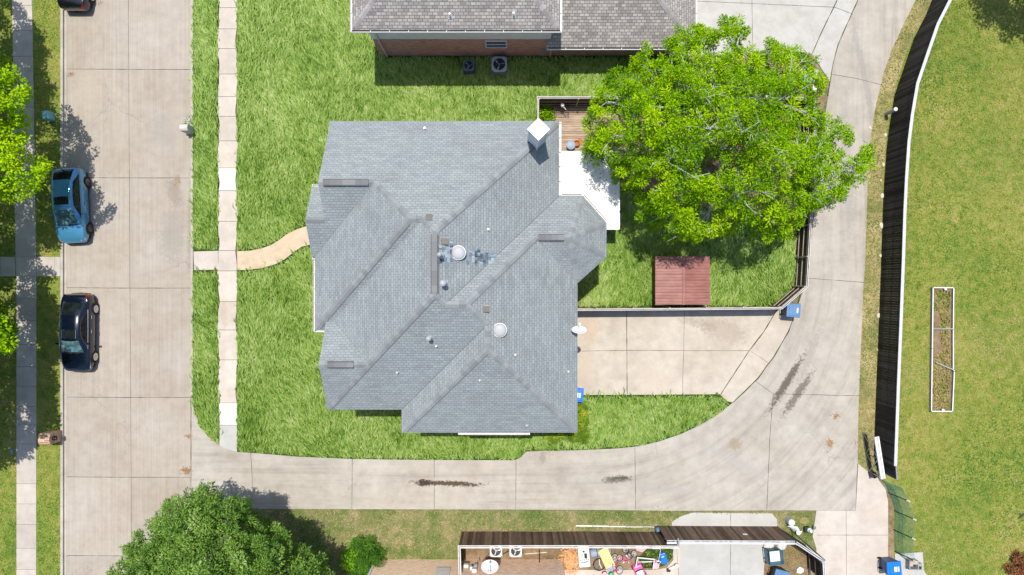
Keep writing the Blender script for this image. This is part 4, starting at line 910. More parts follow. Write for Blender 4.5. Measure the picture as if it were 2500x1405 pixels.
    for (u, nm) in ((prof[-1][0], 'front_bumper'), (prof[0][0], 'rear_bumper')):
        s = 1 if u > 0 else -1; mb = MB(); mb.tube([(u*L-s*0.3, -hw*0.88, 0.3), (u*L-s*0.02, -hw*0.6, 0.3), (u*L+s*0.02, 0, 0.3), (u*L-s*0.02, hw*0.6, 0.3), (u*L-s*0.3, hw*0.88, 0.3)], 0.05, n=6); mb.build(nm, M['dark'], t, smooth=True)
    mb = MB(); mb.box((0, 0, 0.17), (L*0.86, W*0.86, 0.12)); mb.build('underside', M['black'], t)
    return t
SED = [(-0.492, 0.62, 0.62), (-0.485, 0.76, 0.80), (-0.465, 0.86, 0.93), (-0.40, 0.955, 0.985), (-0.25, 0.995, 0.97), (-0.05, 1.0, 0.95), (0.15, 1.0, 0.93), (0.25, 0.99, 0.90), (0.36, 0.965, 0.84), (0.43, 0.91, 0.76), (0.475, 0.78, 0.66), (0.488, 0.62, 0.55)]
HAT = [(-0.492, 0.72, 0.70), (-0.48, 0.84, 0.95), (-0.46, 0.91, 1.03), (-0.38, 0.97, 1.04), (-0.2, 1.0, 1.02), (0.0, 1.0, 1.0), (0.15, 1.0, 0.98), (0.27, 0.985, 0.95), (0.38, 0.95, 0.88), (0.44, 0.88, 0.80), (0.478, 0.74, 0.68), (0.488, 0.58, 0.55)]
GS = dict(zb=0.955, sec=[(-0.395, 0.99, 0.72, 0.86), (-0.29, 1.22, 0.66, 0.885), (-0.21, 1.37, 0.63, 0.90), (-0.06, 1.43, 0.625, 0.91), (0.06, 1.40, 0.635, 0.91), (0.15, 1.22, 0.69, 0.90), (0.245, 0.97, 0.78, 0.88)], ws=(0.085, 0.225), rw=(-0.375, -0.225), side=(-0.30, 0.20), tr=0.16, tf=0.22, pil=-0.06, wh=(-0.30, 0.305), mir=0.13)
GH = dict(zb=1.0, sec=[(-0.465, 1.05, 0.76, 0.87), (-0.41, 1.23, 0.72, 0.885), (-0.28, 1.46, 0.655, 0.90), (-0.12, 1.53, 0.645, 0.91), (0.04, 1.49, 0.655, 0.91), (0.14, 1.28, 0.71, 0.90), (0.26, 1.02, 0.79, 0.88)], ws=(0.07, 0.24), rw=(-0.45, -0.31), side=(-0.40, 0.19), tr=0.14, tf=0.20, pil=-0.06, wh=(-0.30, 0.30), mir=0.125)
q = P(205, 811.5); car('parked_car', 'black and dark navy sedan with chrome trimmed windows parked at the kerb', (q.x, q.y, 0), R(-90.5), 4.78, 1.84, carpaint('navy_paint', (0.003, 0.007, 0.022)), SED, GS, M['alloy'], True, (-0.045, 0.055, 0.42), False)
q = P(190, 505.5); car('parked_car', 'light metallic blue hatchback parked at the kerb under the lime tree', (q.x, q.y, 0), R(-87.0), 4.62, 1.8, carpaint('blue_paint', (0.07, 0.27, 0.46), 0.2), HAT, GH, M['dalloy'], False, (-0.09, 0.01, 0.42), True)
q = P(196, -58); car('parked_car', 'black car cut off by the top edge of the photo', (q.x, q.y, 0), R(90), 4.7, 1.84, carpaint('black_paint', (0.006, 0.008, 0.014)), SED, GS, M['alloy'], True, None, False)

# ================================================================ TREES
def in_poly(pl, x, y):
    c = False; n = len(pl)
    for i in range(n):
        x1, y1 = pl[i]; x2, y2 = pl[(i+1) % n]
        if ((y1 > y) != (y2 > y)) and x < (x2-x1)*(y-y1)/(y2-y1)+x1: c = not c
    return c
def pdist(pl, x, y):
    d = 1e9; n = len(pl)
    for i in range(n):
        x1, y1 = pl[i]; x2, y2 = pl[(i+1) % n]; t = max(0, min(1, ((x-x1)*(x2-x1)+(y-y1)*(y2-y1))/((x2-x1)**2+(y2-y1)**2+1e-9)))
        d = min(d, math.hypot(x-x1-t*(x2-x1), y-y1-t*(y2-y1)))
    return d
def leafmesh(name, cl, per, ll, lw, rad, flat, mat, parent, tilt=0.75, outward=None):
    n = len(cl)*per; c = np.repeat(np.array([q[:3] for q in cl]), per, 0); rr = np.repeat(np.array([q[3] for q in cl]), per)
    ct = np.repeat(RN.uniform(0, 1, len(cl)), per)
    u = RN.normal(0, 1, (n, 3)); u /= np.linalg.norm(u, axis=1)[:, None]; rho = RN.uniform(0, 1, n)**0.45
    off = u*(rho*rr*rad)[:, None]; off[:, 2] *= flat
    an = np.repeat(RN.uniform(0, math.pi, len(cl)), per); st = np.repeat(RN.uniform(1.0, 1.75, len(cl)), per); ca, sa = np.cos(an), np.sin(an)
    a_ = (off[:, 0]*ca+off[:, 1]*sa)*st; b_ = (-off[:, 0]*sa+off[:, 1]*ca)/np.sqrt(st); off[:, 0] = a_*ca-b_*sa; off[:, 1] = a_*sa+b_*ca
    off[:, 2] = off[:, 2]-0.25*rr*rad*(rho**2)
    p = c+off
    d = u.copy(); d[:, 2] = d[:, 2]*0.4-0.15; d += RN.normal(0, 0.45, (n, 3)); d /= np.linalg.norm(d, axis=1)[:, None]
    nz = RN.normal(0, tilt, (n, 3)); nz[:, 2] += 1.0
    s = np.cross(d, nz); s /= np.linalg.norm(s, axis=1)[:, None]+1e-9
    L = RN.uniform(ll*0.65, ll*1.25, n)[:, None]; W = RN.uniform(lw*0.7, lw*1.2, n)[:, None]
    nn = np.cross(s, d); V = np.empty((n, 4, 3), np.float32)
    V[:, 0] = p; V[:, 1] = p+d*L*0.5+s*W/2+nn*W*0.15; V[:, 2] = p+d*L-nn*L*0.12; V[:, 3] = p+d*L*0.45-s*W/2+nn*W*0.15
    me = bpy.data.meshes.new(name); me.vertices.add(n*4); me.vertices.foreach_set('co', V.ravel()); me.loops.add(n*4); me.loops.foreach_set('vertex_index', np.arange(n*4, dtype=np.int32))
    me.polygons.add(n); me.polygons.foreach_set('loop_start', np.arange(n, dtype=np.int32)*4); me.update(calc_edges=True); me.validate()
    at = me.attributes.new('rnd', 'FLOAT', 'FACE'); at.data.foreach_set('value', np.clip(0.55*RN.uniform(0, 1, n)+0.45*ct, 0, 1).astype(np.float32))
    me.materials.append(mat); o = bpy.data.objects.new(name, me); C.objects.link(o); o.parent = parent; return o
def tree(name, label, outline, ctr, zc, ze, base, nclump, per, ll, lw, mat, bark, Rpx=None, crad=0.5, layers=(0, 0.9, 2.0), group=None, twigs=True, trunk_r=0.22, edge=1.0, mains=11, mind=0.0, twr=0.018, low=None, fork=0.35, layers2=0, holes=()):
    t = thing(name, label, 'tree', (0, 0, 0), 0, group)
    xs = [a for a, b in outline]; ys_ = [b for a, b in outline]; cl = []; tries = 0
    Rpx = Rpx or max(pdist(outline, *ctr), 50)
    while len(cl) < nclump and tries < nclump*60:
        tries += 1; x = random.uniform(min(xs), max(xs)); y = random.uniform(min(ys_), max(ys_))
        if not in_poly(outline, x, y): continue
        if any(((x-a)/c)**2+((y-b)/d)**2 < 1 for a, b, c, d in holes) and random.random() < 0.93: continue
        dd = pdist(outline, x, y); e = min(1, dd/Rpx)
        if dd < 10 and random.random() < 0.35*edge: continue
        z = ze+(zc-ze)*math.sqrt(max(0, 1-(1-e)**2)) + random.uniform(-0.45, 0.35)*(2.6 if layers2 else 1)
        if low: z += low(x, y)
        z -= random.choice(layers)*(0.4+0.6*e)
        q = P(x, y, max(0.8, z)); r = random.uniform(0.75, 1.3)*(0.7+0.3*e)
        if mind and any((q.x-c[0])**2+(q.y-c[1])**2+(q.z-c[2])**2 < mind*mind for c in cl): continue
        cl.append((q.x, q.y, q.z, r))
    leafmesh('crown', cl, per, ll, lw, crad, 0.62, mat, t)
    B = Vector(base); zt = zc*fork; top = B+Vector((0, 0, zt)); mb = MB()
    hub = Vector((*P2(ctr[0], ctr[1], zc*0.7), zc*0.62))
    mb.tube([B, B+Vector((0.05, 0.02, zt*0.3)), B+Vector((0, 0.04, zt*0.7)), top], [trunk_r*1.35, trunk_r*1.05, trunk_r*0.95, trunk_r*0.85], n=10)
    # main limbs to far-apart clump groups, then twigs to clumps
    pts = [Vector(c[:3]) for c in cl]; cents = random.sample(pts, min(mains, len(pts)))
    for _ in range(5):
        grp = [[] for _ in cents]
        for p in pts: grp[min(range(len(cents)), key=lambda k: (p-cents[k]).length_squared)].append(p)
        cents = [sum(g_, Vector())/len(g_) if g_ else c for g_, c in zip(grp, cents)]
    tw = MB()
    for c, g_ in zip(cents, grp):
        if not g_: continue
        c2 = c-Vector((0, 0, 0.5)); h1 = top.lerp(hub, 0.6)+Vector((random.uniform(-.2, .2), random.uniform(-.2, .2), 0)); m1 = h1.lerp(c2, 0.5)+Vector((random.uniform(-.3, .3), random.uniform(-.3, .3), 0.35))
        path = [top-Vector((0, 0, 0.3)), h1, m1, c2]; mb.tube(path, [trunk_r*0.55, trunk_r*0.42, trunk_r*0.28, trunk_r*0.16], n=7)
        sub = []
        for k in range(3):
            tgt = random.choice(g_); s0 = m1.lerp(c2, random.uniform(0.2, 0.9)); e_ = s0.lerp(tgt, 0.7); tw.tube([s0, s0.lerp(e_, 0.5)+Vector((0, 0, random.uniform(0, 0.3))), e_], [trunk_r*0.16, trunk_r*0.12, trunk_r*0.08], n=5); sub.append(e_)
        sub += [c2, m1.lerp(c2, 0.6)]
        if twigs:
            for p in g_:
                if random.random() < 0.3:
                    s0 = min(sub, key=lambda a: (a-p).length_squared); e_ = p+Vector((0, 0, random.uniform(0.0, 0.28))); mid = s0.lerp(e_, 0.55)+Vector((random.uniform(-.15, .15), random.uniform(-.15, .15), random.uniform(0.05, 0.3)))
                    tw.tube([s0, mid, e_], [twr*1.7, twr, twr*0.5], n=4)
                    for _ in range(2):
                        f = e_+Vector((random.uniform(-.4, .4), random.uniform(-.4, .4), random.uniform(0, .2))); tw.tube([mid.lerp(e_, 0.5), f], [twr*0.8, twr*0.4], n=3)
    tr = mb.build('trunk', bark, t, smooth=True); tw.build('branches', bark, tr)
    rebase(t, tuple(B)); return t
M['bark'] = plain('pale_bark', (0.48, 0.47, 0.45), 0.9, 0.2, var=0.25, sc=5); M['barkd'] = plain('dark_bark', (0.12, 0.1, 0.08), 0.9, 0.2, var=0.3, sc=5)
M['leafE'] = leafmat('bright_leaf', [(0.0, (0.025, 0.09, 0.001)), (0.3, (0.10, 0.25, 0.001)), (0.65, (0.27, 0.47, 0.001)), (1.0, (0.54, 0.68, 0.003))], 0.13, 0.2, 0.2)
M['leafW'] = leafmat('lime_leaf', [(0.0, (0.10, 0.24, 0.002)), (0.4, (0.27, 0.48, 0.002)), (0.8, (0.46, 0.64, 0.003)), (1.0, (0.62, 0.68, 0.008))], 0.25, 0.35)
M['leafS'] = leafmat('glint_leaf', [(0.0, (0.04, 0.105, 0.018)), (0.4, (0.115, 0.235, 0.03)), (0.7, (0.23, 0.38, 0.06)), (1.0, (0.52, 0.60, 0.34))], 0.2, 0.4, 0.6)  # palest stop paints sun glints into the leaf colour
M['leafD'] = leafmat('dark_leaf', [(0.0, (0.03, 0.09, 0.01)), (0.5, (0.08, 0.21, 0.018)), (1.0, (0.18, 0.38, 0.035))], 0.25, 0.4, 0.5)
M['leafL'] = leafmat('yellowgreen_leaf', [(0.0, (0.12, 0.3, 0.01)), (1.0, (0.3, 0.55, 0.02))], 0.3, 0.4)
M['leafH'] = leafmat('hedge_leaf', [(0.0, (0.05, 0.12, 0.012)), (0.5, (0.15, 0.26, 0.02)), (0.72, (0.3, 0.4, 0.03)), (0.8, (0.65, 0.62, 0.03)), (1.0, (0.75, 0.7, 0.08))], 0.2, 0.55)
OE = [(1437, 262), (1460, 235), (1455, 205), (1500, 170), (1520, 160), (1545, 172), (1560, 140), (1582, 112), (1610, 130), (1640, 100), (1650, 75), (1700, 62), (1740, 70), (1762, 40), (1835, 60), (1825, 88), (1800, 100), (1830, 112), (1870, 118), (1890, 98), (1945, 115), (1985, 150), (2010, 175), (2050, 190), (2020, 215), (1985, 235), (2030, 262), (2035, 300), (2060, 305), (2090, 335), (2080, 370), (2125, 345), (2130, 395), (2110, 440), (2080, 420), (2075, 470), (2030, 490), (1990, 520), (1995, 545), (1960, 560), (1915, 580), (1880, 590), (1850, 575), (1800, 560), (1760, 575), (1720, 590), (1680, 590), (1640, 585), (1625, 545), (1580, 560), (1560, 520), (1545, 470), (1520, 450), (1500, 435), (1490, 390), (1450, 395), (1420, 370), (1440, 335), (1430, 300)]
tree('pecan_tree', 'huge bright green spreading tree overhanging the back yard and alley', OE, (1800, 270), 9.8, 3.7, (11.2, 8.6, 0), 620, 170, 0.15, 0.058, M['leafE'], M['bark'], Rpx=230, crad=0.42, layers=(0, 0, 1.2, 2.4), trunk_r=0.32, mains=20, mind=0.5, twr=0.019, edge=0.3, layers2=1, low=lambda x, y: 0.55*math.sin(x/33)*math.sin(y/29+1)-(1.3 if (x-1760)**2/90**2+(y-400)**2/40**2 < 1 else 0), holes=[(1745, 405, 48, 24), (1905, 432, 30, 14), (1690, 350, 22, 12), (1570, 330, 14, 10), (1655, 210, 16, 9), (1880, 345, 20, 12), (1985, 380, 14, 10), (1620, 440, 14, 12), (1820, 480, 26, 9), (1960, 300, 12, 10), (1585, 205, 12, 9), (1735, 160, 14, 9), (1830, 215, 14, 10), (1545, 400, 10, 12), (1700, 500, 14, 9), (1930, 480, 12, 10), (2050, 420, 12, 12), (1500, 300, 12, 9), (1960, 230, 16, 12), (1930, 160, 14, 9)])
OW = [(-600, 60), (-200, 60), (-20, 150), (12, 158), (25, 175), (50, 190), (70, 222), (58, 250), (66, 290), (48, 318), (75, 345), (78, 380), (110, 400), (124, 430), (100, 450), (98, 478), (60, 470), (40, 490), (0, 480), (-60, 540), (-200, 640), (-600, 700)]
tree('street_tree', 'lime green tree at the left edge above the blue hatchback', OW, (-220, 350), 9, 4.0, (-33, 7.0, 0), 760, 100, 0.17, 0.11, M['leafW'], M['barkd'], Rpx=420, crad=0.5, layers=(0, 0, 1.2), trunk_r=0.25, mind=0.28, twigs=False)
OW2 = [(-500, 590), (-200, 575), (-30, 600), (-22, 700), (-25, 745), (10, 752), (28, 770), (22, 800), (42, 820), (46, 848), (20, 862), (-30, 860), (-20, 950), (-25, 1060), (-120, 1140), (-500, 1140)]
tree('street_tree', 'darker green tree at the left edge beside the black sedan', OW2, (-230, 860), 8.5, 3.6, (-33, -4.0, 0), 620, 100, 0.2, 0.12, M['leafE'], M['barkd'], Rpx=420, crad=0.5, layers=(0, 0, 1.2), trunk_r=0.25, mind=0.28, twigs=False)
OW3 = [(-520, -200), (-160, -180), (-90, -60), (-75, 20), (-80, 110), (-110, 180), (-220, 210), (-520, 220)]
tree('street_tree', 'tree just outside the top left corner shading the sidewalk', OW3, (-200, 30), 8.0, 4.5, (-34, 16.5, 0), 330, 100, 0.2, 0.12, M['leafE'], M['barkd'], Rpx=150, crad=0.5, trunk_r=0.2, mind=0.3, twigs=False)
OT = [(2600, -500), (3000, -500), (3000, -60), (2860, -60), (2730, -90), (2600, -150), (2560, -300)]
tree('street_tree', 'tree outside the top right corner casting a shadow on the field', OT, (2780, -280), 8.5, 5.0, (31.5, 21.5, 0), 300, 100, 0.2, 0.12, M['leafE'], M['barkd'], Rpx=150, crad=0.5, trunk_r=0.2, mind=0.3, twigs=False)
OS = [(255, 1500), (262, 1400), (285, 1375), (300, 1350), (330, 1330), (330, 1300), (370, 1285), (385, 1258), (405, 1260), (410, 1228), (450, 1215), (480, 1205), (510, 1192), (540, 1205), (565, 1210), (600, 1235), (620, 1270), (660, 1275), (700, 1295), (708, 1330), (705, 1350), (740, 1345), (780, 1362), (795, 1400), (810, 1500), (700, 1700), (400, 1700)]
tree('shade_tree', 'large dense dark green tree at the bottom left beside the street', OS, (520, 1440), 8.0, 3.0, (-15.6, -16.6, 0), 900, 150, 0.17, 0.065, M['leafS'], M['barkd'], Rpx=220, crad=0.42, layers=(0, 0, 0.9), trunk_r=0.26, mind=0.36, edge=0.2, layers2=1, low=lambda x, y: 0.7*math.sin(x/38+y/60)*math.sin(y/34-x/90))
def shrub(name, label, cat, ctr, rx, ry, h, n, per, ll, lw, mat, crad=0.28, box=False, loc=None):
    t = thing(name, label, cat); cl = []
    for _ in range(n):
        a = random.uniform(0, 2*math.pi); r = math.sqrt(random.random())
        if box: x = random.uniform(-rx, rx); y = random.uniform(-ry, ry); z = h*random.uniform(0.75, 1.0)
        else: x = rx*r*math.cos(a); y = ry*r*math.sin(a); z = h*math.sqrt(max(0.05, 1-r*r))*random.uniform(0.6, 1)
        cl.append((x, y, max(0.12, z-crad*0.5), random.uniform(0.7, 1.1)))
        if box or r > 0.7: cl.append((x, y, h*random.uniform(0.1, 0.7), random.uniform(0.7, 1.1)))
    leafmesh('foliage', cl, per, ll, lw, crad, 0.8, mat, t); mb = MB()
    for k in range(6): a = k*1.05; mb.tube([(0.05*math.cos(a), 0.05*math.sin(a), 0), (rx*0.3*math.cos(a), ry*0.3*math.sin(a), h*0.35), (rx*0.6*math.cos(a), ry*0.6*math.sin(a), h*0.7)], [0.025, 0.018, 0.01], n=5)
    mb.build('stems', M['barkd'], t); t.location = ctr; return t
q = P(885, 1372, 1.0); shrub('round_shrub', 'dark green round shrub beside the brick wall at the bottom edge', 'shrub', (q.x, q.y, 0), 1.05, 1.15, 1.9, 70, 160, 0.09, 0.05, M['leafD'])
q = P(849, 1368, 1.4); shrub('sapling', 'bright yellow green sapling against the dark round shrub', 'sapling', (q.x+0.1, q.y-0.1, 0), 0.36, 0.7, 2.1, 16, 60, 0.16, 0.08, M['leafL'])
# hedge, L-shaped
t = thing('hedge', 'L shaped clipped hedge with yellow flowers around the garage corner', 'hedge'); cl = []
for x0, x1, y0, y1 in ((3.7, 4.45, -9.2, -6.85), (1.9, 4.45, -9.25, -8.55)):
    k = int((x1-x0)*(y1-y0)*26)
    for _ in range(k): cl.append((random.uniform(x0, x1), random.uniform(y0, y1), random.choice((0.95, 0.9, 0.6, 0.3)), random.uniform(0.7, 1.0)))
leafmesh('foliage', cl, 130, 0.075, 0.045, 0.24, 0.7, M['leafH'], t); mb = MB()
for k in range(10): mb.tube([(4.1, -9+0.2*k, 0), (4.1+random.uniform(-.2, .2), -9+0.2*k, 0.8)], 0.015, n=4)
mb.build('stems', M['barkd'], t); rebase(t, (4.0, -8.8, 0))
M['leafR'] = leafmat('red_leaf', [(0.0, (0.06, 0.14, 0.02)), (0.5, (0.3, 0.12, 0.06)), (1.0, (0.55, 0.2, 0.14))], 0.2, 0.3)
q = P(2505, 1395, 0.8); shrub('red_shrub', 'red leaved shrub at the bottom right corner', 'shrub', (q.x+0.2, q.y, 0), 0.8, 0.9, 1.3, 40, 120, 0.09, 0.06, M['leafR'])
q = P(1332, 281, 0.3); shrub('potted_plant', 'leafy green plant in the corner of the deck', 'plant', (q.x, q.y, 0.1), 0.42, 0.42, 0.5, 12, 60, 0.16, 0.07, M['leafE'], crad=0.25)
t = thing('flower_patch', 'small white flowers growing beside the pale brick mailbox', 'flowers'); cl = [(random.gauss(P(463, 300).x, .12), random.gauss(P(463, 300).y, .2), 0.08, 1) for _ in range(10)]
leafmesh('petals', cl, 22, 0.06, 0.05, 0.16, 0.4, plain('petal', (0.75, 0.72, 0.72)), t); leafmesh('leaves', cl, 25, 0.08, 0.03, 0.2, 0.3, M['leafS'], t); rebase(t, tuple(P(463, 300)))
# ================================================================ YARD THINGS
def at(px, py, z=0.0): return P(px, py, z)
M['deckw'] = wood('deck_boards', (0.30, 0.215, 0.15), (0.47, 0.36, 0.27), 'x')
dk = thing('deck', 'weathered wooden deck between the chimney side of the house and the big tree', 'deck'); mb = MB()
y = P(0, 380)[1]; x0, x1 = P(1345, 0).x, P(1560, 0).x; yt = P(0, 262)[1]
random.seed(11)
while y < yt:
    xs_ = x0
    while xs_ < x1:
        L = min(random.uniform(2.0, 4.2), x1-xs_); mb.box((xs_+L/2, y+0.07, 0.2), (L-0.006, 0.128, 0.03)); xs_ += L
    y += 0.142
mb.build('boards', M['deckw'], dk); mb = MB()
for k in range(4): mb.box((x0+0.2+k*1.6, (yt+P(0, 380)[1])/2, 0.1), (0.05, yt-P(0, 380)[1]-0.1, 0.15))
mb.build('joists', M['fred'], dk); rebase(dk, (x0, yt, 0))
# patio table with a white watering can
q = at(1372, 267, 0.6); t = thing('patio_table', 'small black metal patio table on the wooden deck', 'table', (q.x, q.y, 0.215), R(-4))
mb = MB(); w_, d_ = 0.42, 0.27; mb.tube([(-w_, -d_, 0.6), (w_, -d_, 0.6), (w_, d_, 0.6), (-w_, d_, 0.6)], 0.016, n=6, closed=True)
for k in range(9): mb.tube([(-w_+w_*2*k/8, -d_, 0.6), (-w_+w_*2*k/8, d_, 0.6)], 0.006, n=4)
for k in range(6): mb.tube([(-w_, -d_+d_*2*k/5, 0.6), (w_, -d_+d_*2*k/5, 0.6)], 0.006, n=4)
mb.build('table_top', M['black'], t)
for a in (-1, 1):
    for b in (-1, 1): mb = MB(); mb.tube([(a*w_, b*d_, 0.6), (a*w_*0.95, b*d_*0.95, 0)], 0.014, n=6); mb.build('leg', M['black'], t)
mb = MB(); mb.tube([(0.17*math.cos(k*0.5), 0.12*math.sin(k*0.5), 0.25) for k in range(13)], 0.01, n=5, closed=True); mb.build('ring', M['black'], t)
q = at(1373, 259, 0.85); t = thing('watering_can', 'white plastic watering can standing on the black patio table', 'watering can', (q.x, q.y, 0.83), R(-55))
mb = MB(); mb.lathe([(0.11, 0), (0.12, 0.03), (0.11, 0.18), (0.09, 0.24), (0.05, 0.25)], n=16); mb.build('body', M['white'], t, smooth=True)
mb = MB(); mb.tube([(0.08, 0, 0.06), (0.25, 0, 0.2), (0.36, 0, 0.26)], [0.03, 0.02, 0.022], n=8); mb.build('spout', M['white'], t)
mb = MB(); mb.tube([(-0.05, 0, 0.24), (-0.14, 0, 0.3), (-0.2, 0, 0.2), (-0.11, 0, 0.07)], 0.014, n=6); mb.build('handle', M['white'], t)
q = at(1393, 357, 0.3); t = thing('storage_bucket', 'blue grey plastic bucket at the deck edge by the white patio cover', 'bucket', (q.x, q.y, 0.215), R(-10))
M['bluegrey'] = plain('bluegrey_plastic', (0.28, 0.34, 0.46), 0.5, 0.4); M['terra'] = plain('terracotta', (0.42, 0.15, 0.06), 0.8, 0.2)
mb = MB(); mb.lathe([(0.2, 0), (0.24, 0.3), (0.26, 0.33)], n=18); mb.build('body', M['bluegrey'], t, smooth=True); mb = MB(); mb.lathe([(0.27, 0.32), (0.27, 0.36), (0.2, 0.39), (0.01, 0.4)], n=18); mb.build('lid', M['bluegrey'], t, smooth=True)
q = at(1407, 352, 0.2); t = thing('flower_pot', 'orange clay pot and saucer behind the blue grey bucket', 'pot', (q.x, q.y, 0.215)); mb = MB(); mb.lathe([(0.12, 0), (0.17, 0.2), (0.19, 0.21), (0.19, 0.25), (0.15, 0.25), (0.13, 0.12)], n=14); mb.build('pot', M['terra'], t); mb = MB(); mb.lathe([(0.16, 0), (0.2, 0.03), (0.2, 0.04)], (0.22, 0.12, 0), n=14); mb.build('saucer', M['terra'], t)
# shed
zs = 1.55; x0, x1 = P(1600, 0, zs).x, P(1733, 0, zs).x; y0, y1 = P(0, 744, zs)[1], P(0, 627, zs)[1]; xm = (x0+x1)/2; zr = 1.8
sd_ = thing('garden_shed', 'rust red metal shed with a ribbed gable roof in the back yard', 'shed')
g = G('red_metal'); col = g.ramp(g.noise(g.obj(), 1.2, 4), [(0.3, (0.24, 0.092, 0.075)), (0.7, (0.31, 0.135, 0.112))]); col = g.mix(1.0, col, g.ramp(g.noise(g.mapping(g.obj(), scale=(1, 6, 1)), 2.0, 3), [(0.35, 0.85), (0.6, 1.08)]), 'MULTIPLY'); M['redm'] = g.fin(col, 0.55, 0.4, 0.0)
for s, xe_ in ((-1, x0), (1, x1)):
    mb = MB(); n = int((y1-y0)/0.32); nx_ = 0
    ys_ = []
    for i in range(n):
        a = y0+(y1-y0)*i/n; b = y0+(y1-y0)*(i+1)/n; ys_ += [(a, 0.035), (a+0.03, 0.035), (a+0.045, 0.0), (a+0.5*(b-a), 0.0), (a+0.5*(b-a)+0.015, 0.01), (b-0.015, 0)]
    ys_ += [(y1, 0.03)]; vs = [(xm, yy, zr+h) for yy, h in ys_]+[(xe_+s*random.uniform(-0.0, 0.0), yy, zs+h) for yy, h in ys_]; k = len(ys_)
    mb.add(vs, [(i, i+1, k+i+1, k+i) if s < 0 else (i, k+i, k+i+1, i+1) for i in range(k-1)]); mb.build('roof_panel', M['redm'], sd_)
mb = MB(); mb.box((xm, (y0+y1)/2, zr+0.025), (0.14, y1-y0+0.02, 0.05)); mb.build('ridge_cap', M['redm'], sd_)
mb = MB(); mb.box((xm, y0-0.01, zs-0.02), (x1-x0+0.02, 0.04, 0.09)); mb.box((xm, y1, zs-0.02), (x1-x0, 0.03, 0.09)); mb.build('fascia', M['redm'], sd_)
mb = MB(); mb.box((xm, (y0+y1)/2, zs/2), (x1-x0-0.35, y1-y0-0.35, zs-0.04)); mb.add([(x0+0.18, y0+0.18, zs-0.03), (x1-0.18, y0+0.18, zs-0.03), (xm, y0+0.18, zr-0.03)], [(0, 1, 2)]); mb.build('wall', M['redm'], sd_)
mb = MB(); mb.box((xm, y0+0.16, 0.75), (1.1, 0.03, 1.4)); mb.build('door', M['redm'], sd_); rebase(sd_, (xm, y0, 0))
q = at(1605, 672); t = thing('garden_hose', 'short coil of green garden hose beside the red shed', 'hose', (q.x-0.1, q.y, 0.03)); mb = MB(); mb.tube([(0.2*math.cos(k*.6)*(1-k*0.006), 0.26*math.sin(k*.6), 0.02+k*0.003) for k in range(34)], 0.014, n=5); mb.build('hose', plain('hose_green', (0.08, 0.4, 0.2), 0.5), t); mb = MB(); mb.tube([(0.2, 0, 0.1), (0.3, 0.05, 0.12)], 0.02, n=6); mb.build('nozzle', M['terra'], t)
# air conditioners
def ac(label, px, py, z, s, h, mat, bladem, rot, pad, padm, nblade=3, group=None, open_=True):
    q = at(px, py, h); t = thing('air_conditioner', label, 'air conditioner', (q.x, q.y, 0), rot, group); hs = s/2
    if pad: mb = MB(); mb.box((pad[0], pad[1], 0.06), (pad[2], pad[3], 0.09)); mb.build('pad', padm, t, bevel=0.01)
    mb = MB(); mb.box((0, 0, 0.1+(h-0.15)/2), (s-0.05, s-0.05, h-0.15)); c = mb.build('core', M['dark'], t, bevel=0.08)
    mb = MB(); k = 16
    for i in range(k):
        for a, b, c_, d_ in ((-hs+0.04+(s-0.08)*i/(k-1), -hs, 0.025, 0.02), (-hs+0.04+(s-0.08)*i/(k-1), hs, 0.025, 0.02), (-hs, -hs+0.04+(s-0.08)*i/(k-1), 0.02, 0.025), (hs, -hs+0.04+(s-0.08)*i/(k-1), 0.02, 0.025)): mb.box((a, b, 0.1+(h-0.14)/2), (c_, d_, h-0.16))
    mb.box((0, -hs+0.005, h*0.5), (s*0.96, 0.03, 0.04)); mb.build('louvres', mat, t)
    # top plate with a round hole
    mb = MB(); n = 40; vs = []; r = hs*0.78
    for i in range(n):
        a = 2*math.pi*i/n; ca, sa = math.cos(a), math.sin(a); m_ = max(abs(ca), abs(sa)); rr = hs/m_; rr = min(rr, hs*1.22)
        vs += [(rr*ca, rr*sa, h-0.06), (rr*ca, rr*sa, h-0.012), (rr*ca*0.97, rr*sa*0.97, h), (r*ca, r*sa, h+0.012), (r*ca*0.98, r*sa*0.98, h-0.12)]
    fs = [(i*5+j, ((i+1) % n)*5+j, ((i+1) % n)*5+j+1, i*5+j+1) for i in range(n) for j in range(4)]; mb.add(vs, fs); mb.build('top_cover', mat, t)
    mb = MB(); mb.lathe([(0.0, 0), (r*0.98, 0), (r*0.98, 0.002)], (0, 0, h-0.11), n=28); mb.build('fan_well', M['black'], t)
    mb = MB(); mb.lathe([(0.07, -0.06), (0.07, 0.0), (0.02, 0.01)], (0, 0, h-0.03), n=14)
    for i in range(nblade):
        a = 2*math.pi*i/nblade+0.4; w_ = 0.42; vs = []
        for rr, da, z_ in ((r*0.2, -w_*0.6, 0.02), (r*0.9, -w_*0.75, 0.03), (r*0.9, w_*0.6, -0.035), (r*0.2, w_*0.6, -0.02)): vs.append((rr*math.cos(a+da), rr*math.sin(a+da), h-0.05+z_))
        mb.add(vs, [(0, 1, 2, 3)])
    mb.build('fan', bladem, t)
    mb = MB(); 
    for k_ in range(5): rr = r*(0.2+0.19*k_); mb.tube([(rr*math.cos(a*0.35), rr*math.sin(a*0.35), h+0.012) for a in range(18)], 0.004, n=3, closed=True)
    for k_ in range(6): a = k_*math.pi/6; mb.tube([(-r*math.cos(a), -r*math.sin(a), h+0.016), (r*math.cos(a), r*math.sin(a), h+0.016)], 0.004, n=3)
    mb.build('grille', M['dark'] if mat is not M['aclight'] else M['steel'], t); return t
